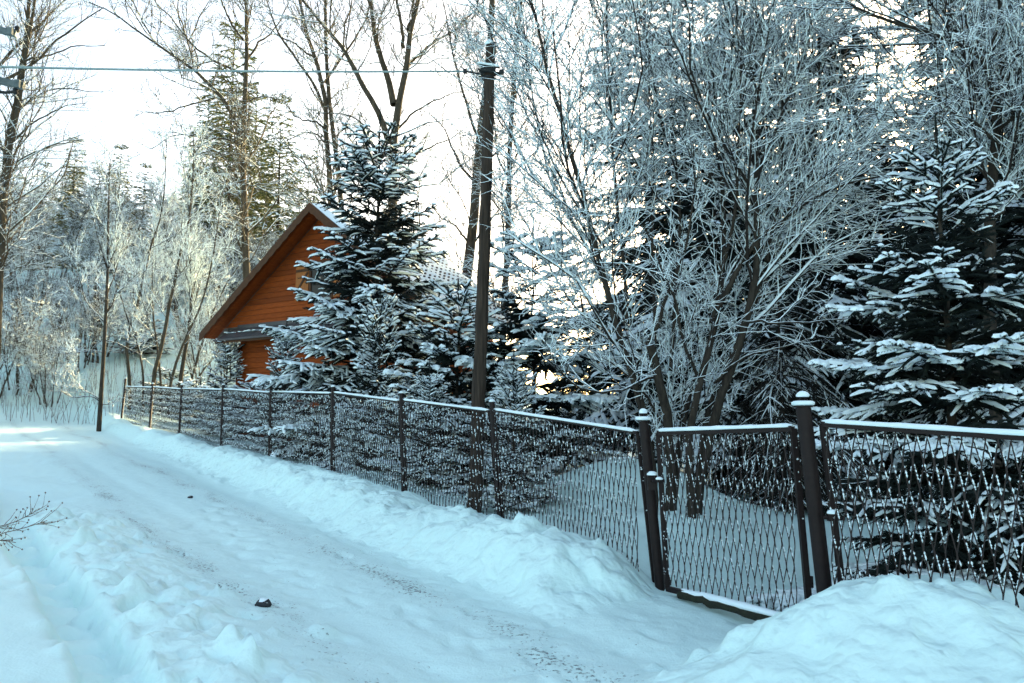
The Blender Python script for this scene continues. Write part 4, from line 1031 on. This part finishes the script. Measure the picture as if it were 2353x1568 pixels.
def spruce(seed, H, Rm, lod=2, z0=.04, whorl=.28, nb=6, el_top=42, el_bot=-14, lat=.11, latL=.42, sh=.17, w=.034, snow=1.0, quilt=.6, tipup=.25, droop=.0, shape=.85, bare=0, leader=.5, sub=1.0, thick=1.0, trunk_r=None, inner=.12, fill=0):
    """returns MB trunk, needles, snow for one spruce standing at the origin"""
    g = np.random.default_rng(seed)
    zs = []; z = z0 * H
    while z < H - leader: zs.append(z); z += whorl * (.75 + .5 * g.random()) * (.75 + .5 * z / H)
    zs.append(H - leader)
    bz = []; baz = []; dom = []
    for i, z in enumerate(zs):
        k = nb if z < H * .8 else max(4, nb - 1); off = g.random() * 6.28
        dm = g.random()
        for j in range(k): dom.append(dm); bz.append(z + g.normal(0, .06 * whorl)); baz.append(off + j * 6.283 / k + g.normal(0, .22))
        if z < H * .75:
            for j in range(2): dom.append(.15); bz.append(z + whorl * (.3 + .4 * g.random())); baz.append(g.random() * 6.28)
    bz = np.array(bz); baz = np.array(baz); dom = np.clip(np.array(dom) + g.normal(0, .2, len(dom)), 0, 1); dom = np.where(bz > .7 * H, .7, dom); t = np.clip(bz / H, 0, 1); B = len(bz)
    L = Rm * (1 - t) ** shape * (.66 + .42 * dom) * g.uniform(.85, 1.1, B) + .28 * sh / .17
    L *= np.where(t < .12, .8 + t * 1.6, 1)
    el = np.radians(el_bot + (el_top - el_bot) * t ** .9 + g.normal(0, 5, B))
    s = np.linspace(0, 1, 8)
    h = np.stack([np.cos(baz), np.sin(baz)], -1)
    horiz = L[:, None] * s[None] * np.cos(el)[:, None]
    vert = L[:, None] * (np.sin(el)[:, None] * s[None] + (-droop - .10 * (1 - t))[:, None] * s[None] ** 2 * 1.2 + tipup * (1 - t)[:, None] * np.maximum(s[None] - .45, 0) ** 2 * 1.6)
    PB = np.concatenate([h[:, None] * horiz[..., None], (bz[:, None] + vert)[..., None]], -1)
    PB = PB + np.cumsum(g.standard_normal(PB.shape), 1) * (L * .012)[:, None, None] * (s > 0)[None, :, None]
    # lateral shoots along each branch, in the branch plane
    cnt = np.maximum(1, (L / lat * (1 - .72 * t ** 1.6)).astype(int)); bi = np.repeat(np.arange(B), cnt * 2); sgn = np.concatenate([np.tile([1, -1], c) for c in cnt])
    tt = np.concatenate([np.repeat((np.arange(c) + .5) / c, 2) for c in cnt]) ** .9
    tt = np.clip(inner + (1 - inner) * tt + g.normal(0, .02, len(tt)), .03, .98)
    def at(b, u):
        f = u * 7; i0 = np.minimum(f.astype(int), 6); fr = (f - i0)[:, None]
        return PB[b, i0] * (1 - fr) + PB[b, i0 + 1] * fr, nrm(PB[b, i0 + 1] - PB[b, i0])
    p, dr = at(bi, tt); sd_ = nrm(np.cross(dr, [0, 0, 1.]))
    a = np.radians(g.normal(52, 9, len(p)))
    ld = nrm(dr * np.cos(a)[:, None] + sd_ * (sgn * np.sin(a))[:, None] + np.array([0, 0, 1.]) * g.normal(.05 - droop * .6, .16, len(p))[:, None])
    ll = np.clip(latL * L[bi] * (1.08 - tt) * g.uniform(.7, 1.25, len(p)) + .5 * sh, .5 * sh, None)
    # shoots: pieces of the main axis, whole laterals, sub laterals
    S0 = []; SD = []; SL = []; EXPO = []; TB = []; DM = []; SZ = []
    for u in np.arange(.0, 1.0, .25):
        pp, _d = at(np.arange(B), np.full(B, u)); qq, _d = at(np.arange(B), np.full(B, u + .2499)); dv = qq - pp
        S0.append(pp); SD.append(nrm(dv)); SL.append(np.linalg.norm(dv, axis=1) * 1.06); EXPO.append(np.full(B, .25 + u)); TB.append(t); DM.append(dom); SZ.append(np.ones(B))
    S0.append(p); SD.append(ld); SL.append(ll); EXPO.append(np.clip(.12 + tt, 0, 1)); TB.append(t[bi]); DM.append(dom[bi]); SZ.append(np.ones(len(p)))
    ns = np.floor(ll / sh * 2 * sub + g.random(len(ll))).astype(int); ns = np.where(ll > .7 * sh, ns, 0)
    ix = np.repeat(np.arange(len(p)), ns); u = g.uniform(.12, .88, len(ix)); s2 = np.where(g.random(len(ix)) < .5, 1, -1)
    bl = np.full(len(p), droop * 1.0) + .10 * (1 - t[bi])
    q = nrm(np.cross(ld[ix], [0, 0, 1.])); a2 = np.radians(g.normal(46, 8, len(ix)))
    S0.append(p[ix] + ld[ix] * (ll[ix] * u)[:, None] - np.array([0, 0, 1.]) * (bl[ix] * ll[ix] * u ** 2)[:, None])
    SD.append(nrm(ld[ix] * np.cos(a2)[:, None] + q * (s2 * np.sin(a2))[:, None] + np.array([0, 0, 1.]) * g.normal(-.02 - droop * .8, .13, len(ix))[:, None]))
    SL.append(np.minimum(ll[ix] * .5, sh) * (1.15 - .5 * u) * g.uniform(.75, 1.2, len(ix))); EXPO.append(np.clip(tt[ix] + .25 * u, 0, 1)); TB.append(t[bi[ix]]); DM.append(dom[bi[ix]]); SZ.append(np.zeros(len(ix)))
    S0 = np.concatenate(S0); SD = np.concatenate(SD); SL = np.concatenate(SL); EX_ = np.concatenate(EXPO); TB = np.concatenate(TB); DM = np.concatenate(DM); SZ = np.concatenate(SZ)
    nl = 3; S0 = np.concatenate([S0, np.stack([[0, 0, H - leader + leader * i / nl] for i in range(nl)])]); SD = np.concatenate([SD, np.tile([0.02, 0, 1.], (nl, 1))]); SL = np.concatenate([SL, np.full(nl, leader / nl * 1.05)])
    EX_ = np.concatenate([EX_, np.ones(nl)]); TB = np.concatenate([TB, np.ones(nl)]); DM = np.concatenate([DM, np.ones(nl)]); SZ = np.concatenate([SZ, np.ones(nl)]); SD = nrm(SD)
    W = np.full(len(SL), w) * g.uniform(.85, 1.15, len(SL)) * np.where(SZ > 0, 1, .85)
    bend = (droop * 1.0 + .10 * (1 - TB)) * np.where(SZ > 0, 1, .5); bend[:4 * B] = 0; bend[-nl:] = 0; W[-nl:] *= 1.25
    big = (SZ > 0)
    nlong, nshort, clong, cshort = LOD[lod]
    nd = MB()
    for m, (nv, nf) in ((big, nlong), (~big, nshort)): nd.addmany(place(nv, S0[m], SD[m], SL[m], W[m], W[m], bend[m]), nf)
    sn = MB(); flat = 1 - np.abs(SD[:, 2])
    have = (g.random(len(SL)) < np.clip(snow * (.02 + 1.25 * DM ** 1.3) * sst(.22, .55, EX_), 0, .94)) & (flat > .10)
    ci = g.integers(0, 5, len(SL))
    wy = W * (.50 + .42 * quilt * EX_ * flat * (1.15 - TB) * DM) * g.uniform(.85, 1.2, len(SL))
    th = W * thick * (.40 + .50 * flat) * (.7 + .45 * EX_ * DM) * g.uniform(.8, 1.25, len(SL))
    for q in range(5):
        for m0, tp_ in ((big, clong), (~big, cshort)):
            m = have & (ci == q) & m0; cv, cf = tp_[q]
            sdd = nrm(np.cross(SD[m], [0, 0, 1.]) + 1e-6); up = np.cross(sdd, SD[m])
            sn.addmany(place(cv, S0[m] + up * (W[m] * .30)[:, None], SD[m], SL[m], wy[m], th[m], bend[m]), cf)
    if fill:
        low_ = np.flatnonzero(t < .66); bi2 = low_[g.integers(0, len(low_), fill)]; p2, d2 = at(bi2, g.uniform(.08, .62, fill)); d2 = nrm(d2 + .7 * g.standard_normal((fill, 3)) * [1, 1, .5])
        (nv, nf) = LOD[2][1]; l2 = g.uniform(1.0, 1.9, fill) * sh; nd.addmany(place(nv, p2, d2, l2, np.full(fill, w * 2.1), np.full(fill, w * 1.5), np.full(fill, .2)), nf)
    tr = MB(); n = 14; rr = trunk_r or H * .011 + .012; zq = np.linspace(-.25, H - leader * .3, n)
    addtube(tr, np.stack([.012 * g.standard_normal(n), .012 * g.standard_normal(n), zq], -1), np.maximum(.006, rr * (1 - zq / (H * 1.02))), 7)
    V, F = tube(PB, np.maximum(.004, (L * .012)[:, None] * (1 - .7 * s[None])), 4, 1.2); tr.addmany(V, F)
    return tr, nd, sn
def spruce_obj(name, label, loc, group, m, mats=(None, None), rz=0.0, cat="tree"):
    root = thing(name, label, cat, loc, group, rz)
    m[0].build("trunk", mats[1] or M_BARK, root, True); c = m[1].build("crown", mats[0] or M_NEEDLE, root); c["kind"] = "stuff"
    s = m[2].build("crown_snow", M_SNOW, root, True); s["kind"] = "stuff"
    return root
def gl_(px, d): x = X(px, d); return (x, d, G(x, d) - .05)
def behind(px, off):
    u = (px - 1176) / FPX; return (5.3 + off) / (EY * u - EX)
NS = "spruces inside the garden"
# big centre spruce
b = gl_(858, 16.0); top = P(852, 246, 16.0)[2]
spruce_obj("spruce_tree", "tall snowy spruce in front of the orange house", b, NS, spruce(3, top - b[2], 2.35, 2, .03, .34, 8, 46, -8, .13, .34, .19, .050, 1.1, 1.1, .3, .14, .60, leader=1.1, thick=1.0, sub=.45, fill=2600), rz=.4)
# right-hand spruce close to the fence
b = gl_(2196, 6.55); top = P(2196, 262, 6.55)[2]
spruce_obj("spruce_tree", "snow-laden spruce close behind the right-hand mesh panel", b, NS, spruce(8, top - b[2], 1.45, 3, .04, .28, 7, 50, -14, .080, .36, .14, .029, 1.05, 1.0, .3, .10, .95, leader=.55, thick=1.1, sub=.7, fill=1600), rz=1.1)
# spruce behind the utility pole
b = gl_(1225, 13.2); top = P(1200, 520, 13.2)[2]
spruce_obj("spruce_tree", "spruce with two heavy snow shelves right of the utility pole", b, NS, spruce(14, top - b[2], 1.7, 2, .10, .50, 6, 30, -4, .115, .40, .17, .046, 1.2, 1.5, .25, .10, .5, leader=.5, thick=1.5, sub=.7, fill=900), rz=.2)
b = gl_(1050, 13.0); top = P(1050, 640, 13.0)[2]
spruce_obj("spruce_tree", "snowy spruce between the big spruce and the utility pole", b, NS, spruce(15, top - b[2], 1.3, 2, .06, .38, 6, 36, -4, .14, .40, .18, .046, 1.2, 1.3, .3, .08, .6, leader=.4, thick=1.3, sub=.6, fill=700))
# row of young spruces along the fence
for i, (px, py, dd, Rr, lab) in enumerate([
    (515, 752, 18.8, .88, "leftmost young spruce behind the fence, below the house eave"),
    (650, 728, 16.0, .78, "young spruce with a thin tall tip before the orange wall"),
    (868, 630, 12.3, .76, "young spruce with the tallest knobbed tip, before the big spruce"),
    (985, 822, 11.3, .55, "smallest young spruce, its tip just left of the utility pole"),
    (1180, 800, 10.0, .62, "young open spruce just right of the utility pole's foot")]):
    dd = behind(px, Rr * 1.15 + .05); b = gl_(px, dd); H_ = P(px, py, dd)[2] - b[2]
    if i == 0:
        yH = 3.0; young = spruce_obj("young_spruce", lab, b, "young spruces along the fence", spruce(30, yH, 1.0, 2, .05, .26, 5, 52, 8, .10, .42, .17, .032, 2.0, .8, .25, .02, .95, leader=.75, thick=1.15, sub=.6))
        young.scale = (Rr, Rr, H_ / yH)
    else: dup(young, b, i * 1.3, (Rr, Rr, H_ / yH), lab)
# low spruce hedge seen through the mesh
HL = ["low bushy spruce behind the far fence corner panel", "low bushy spruce behind the second panel from the far corner", "low bushy spruce left of the leftmost young spruce",
      "low bushy spruce between the two left young spruces", "low bushy spruce at the big spruce's left foot", "low bushy spruce right of the big spruce's foot", "low bushy spruce behind the utility pole's foot"]
for i, (px, dd, hh, Rr) in enumerate([(318, 25.0, 1.5, 1.3), (385, 22.6, 1.5, 1.2), (455, 20.2, 1.45, 1.1), (590, 17.0, 1.5, 1.0), (735, 14.6, 1.5, .95), (930, 12.3, 1.35, .85), (1085, 10.9, 1.1, .75)]):
    dd = behind(px, Rr * 1.35 + .15); b = gl_(px, dd)
    if i == 0:
        low = spruce_obj("low_spruce", HL[i], b, "low spruces behind the fence", spruce(50, 1.5, 1.0, 2, .05, .25, 6, 30, -2, .12, .42, .17, .046, 2.4, 1.2, .2, .03, .5, leader=.2, thick=1.2, sub=.6))
        low.scale = (Rr, Rr, hh / 1.5)
    else: dup(low, b, i * 2.1, (Rr, Rr, hh / 1.5), HL[i])
# drooping thuja-like conifer behind the hazel
b = gl_(1800, 12.2); top = P(1800, 560, 12.2)[2]
spruce_obj("drooping_conifer", "dark drooping conifer with thin snowy sprays behind the gate", b, NS, spruce(71, top - b[2], 1.7, 1, .03, .24, 6, 10, -22, .13, .30, .15, .022, .34, .2, .0, .40, .55, leader=.3, thick=.55, sub=.5), (M_THUJA, None))
# forest spruces: three templates copied
def tmpl(seed, H, Rm, lod=1, **k):
    return spruce(seed, H, Rm, lod, whorl=.62, nb=6, el_top=30, el_bot=-20, lat=.36, latL=.36, sh=.50, w=.12, quilt=.6, tipup=.30, droop=.22, leader=.6, sub=.9, **k)
FG = "spruces of the wood"
FL = "tall dark spruce of the wood behind the yard"
t_near = spruce_obj("forest_spruce", "tall dark spruce towering behind the hazel's middle", gl_(1650, 15.5), FG, spruce(81, 12.5, 2.6, 1, .10, .55, 6, 30, -18, .22, .38, .30, .075, .7, .8, .3, .22, .7, leader=.5, sub=.7, thick=.8))
dup(t_near, gl_(1500, 18.5), 2.1, 1.05, "tall dark spruce with branch tips against the sky left of the hazel's top")
dup(t_near, gl_(1890, 14.8), 4.0, .95, "tall dark spruce behind the hazel's right side")
dup(t_near, gl_(2185, 13.0), 1.0, .55, "round-topped snowy spruce behind the right-hand spruce's tip")
dup(t_near, gl_(2400, 11.5), 5.0, .8, "dark spruce at the right edge behind the bare tree")
dup(t_near, gl_(2060, 17.0), 3.0, .8, "dark spruce between the hazel and the right-hand spruce, far back")
dup(t_near, gl_(1330, 20.5), .3, .42, "small dark spruce far behind the shelved spruce")
tA = spruce_obj("forest_spruce", FL, (0, 0, 0), FG, tmpl(91, 15, 2.8, snow=.7, thick=.8), (M_NEEDLEFAR, None))
tB = spruce_obj("forest_spruce", FL, (0, 0, 0), FG, tmpl(92, 17, 2.6, z0=.16, snow=.6, thick=.8), (M_NEEDLEFAR, None))
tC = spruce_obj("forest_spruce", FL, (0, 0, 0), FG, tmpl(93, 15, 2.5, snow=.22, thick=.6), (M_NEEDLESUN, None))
wood = []
g = np.random.default_rng(77)
def sunside(x, y): return x * math.cos(SUN_AZ) - y * math.sin(SUN_AZ)
while len(wood) < 30:     # wood to the right and behind the yard, it keeps the road in shade
    dd = 19 + 40 * g.random(); px = 1340 + 1500 * g.random() ** .9
    if sunside(X(px, dd), dd) < -24 or (px < 1600 and dd < 40): continue
    wood.append((px, dd, .72 + .45 * g.random(), FL))
for i in range(14):       # unseen trees added beyond the right edge to keep the road shaded
    dd = 4 + 14 * g.random(); xx = 9.5 + 14 * g.random(); wood.append((None, (xx, dd), .75 + .4 * g.random(), "unseen spruce added beyond the right edge to shade the road"))
SLP = "spruce on the crest of the left slope, tipped with sun"
wood += [(500, 47, 1.12, "tallest sunlit spruce on the slope, left of the house roof"), (620, 46, .82, "sunlit spruce above the house's left roof edge"), (690, 44, .66, "small yellow sunlit spruce just above the house ridge"),
         (445, 49, .85, SLP), (130, 46, .55, SLP), (240, 47, .52, SLP), (300, 47, .46, SLP), (60, 48, .5, SLP), (190, 45, .42, SLP), (180, 57, .5, SLP), (0, 55, .55, SLP), (400, 58, .55, SLP), (560, 52, .95, SLP), (-60, 50, .6, SLP), (100, 62, .55, SLP), (270, 63, .5, SLP)]
fu = [False] * 3
for i, (px, dd, s, lab) in enumerate(wood):
    loc = gl_(px, dd) if px is not None else (dd[0], dd[1], G(*dd) - .05)
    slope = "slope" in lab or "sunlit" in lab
    k = 2 if slope else i % 2; t_ = (tA, tB, tC)[k]; gname = "spruces of the left slope" if slope else (FG if lab == FL else "unseen spruces added for shade")
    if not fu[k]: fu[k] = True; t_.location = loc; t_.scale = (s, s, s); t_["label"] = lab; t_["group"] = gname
    else: dup(t_, loc, i * 1.7, (s * .95, s * .95, s * (.95 + .1 * R())), lab, gname)

# ------------------------------------------------------------------ small things
# dry umbel stalks on the left verge
base = P(-120, 1235, 5.4)
l = [resample(np.stack([base + [0, 0, -.35], P(-60, 1215, 5.4), P(20, 1208, 5.4), P(100, 1164, 5.4)]), 14), resample(np.stack([base + [0, 0, -.4], P(-40, 1235, 5.3), P(60, 1212, 5.3), P(108, 1195, 5.3)]), 14),
     resample(np.stack([base + [0, 0, -.5], P(-60, 1240, 5.35), P(0, 1240, 5.35), P(36, 1246, 5.35)]), 14)]
root = thing("dry_weed", "dry brown umbel stalks leaning over the trench at the left edge", "weed", (base[0], base[1], G(base[0], base[1])))
o = np.array(root.location); mb = MB(); Pt = np.stack(l) - o; V, F = tube(Pt, np.linspace(.005, .0022, 14)[None].repeat(3, 0), 5); mb.addmany(V, F); mb.build("stalks", M_STALK, root, True)["kind"] = "stuff"
c, r = children(Pt, np.full((3, 14), .003), 46, 38, .16, 5, .02, .6, .1, .4, .0016, .05); V, F = tube(c, r, 4); mb = MB().addmany(V, F)
Vb = c[:, -1][:, None] + BEADT[None] * .007; mb.addmany(Vb, BEADF); mb.build("seed_heads", M_STALK, root)["kind"] = "stuff"
# dark clods lying on the road
for i, (px, py, s, lab) in enumerate([(605, 1392, .055, "dark snow-dusted stone lying on the road, the biggest one"), (437, 1143, .032, "small dark stone on the road, farther up")]):
    dd = 5.0
    for _ in range(30):
        v = P(px, py, dd); dd += (v[2] - G(v[0], v[1])) * 3.0
    v = P(px, py, dd)
    g_ = np.random.default_rng(i + 5); n1, n2 = 9, 7; V = []
    for a in np.linspace(0, math.pi, n2):
        for b_ in np.arange(n1) * 2 * math.pi / n1:
            q = s * (1 + .09 * g_.standard_normal()); V.append((q * 1.2 * math.sin(a) * math.cos(b_), q * math.sin(a) * math.sin(b_), q * .75 * math.cos(a)))
    F = [(i_ * n1 + j, (i_ + 1) * n1 + j, (i_ + 1) * n1 + (j + 1) % n1, i_ * n1 + (j + 1) % n1) for i_ in range(n2 - 1) for j in range(n1)]
    root = thing("road_stone", lab, "stone", (v[0], v[1], G(v[0], v[1]) + s * .22), "stones on the road")
    MB().add(V, F).build("stone", M_STONE, root, True)
    Vs = np.array(V) * [.8, .8, 1] + [0, 0, s * .10]; Vs[:, 2] = np.maximum(Vs[:, 2], s * .30); MB().add(Vs, F).build("snow", M_SNOW, root, True)
sc_ = scene.cycles; sc_.max_bounces = 4; sc_.diffuse_bounces = 2; sc_.use_adaptive_sampling = True; sc_.adaptive_threshold = .035; sc_.glossy_bounces = 2; sc_.transparent_max_bounces = 4; sc_.caustics_reflective = False; sc_.caustics_refractive = False
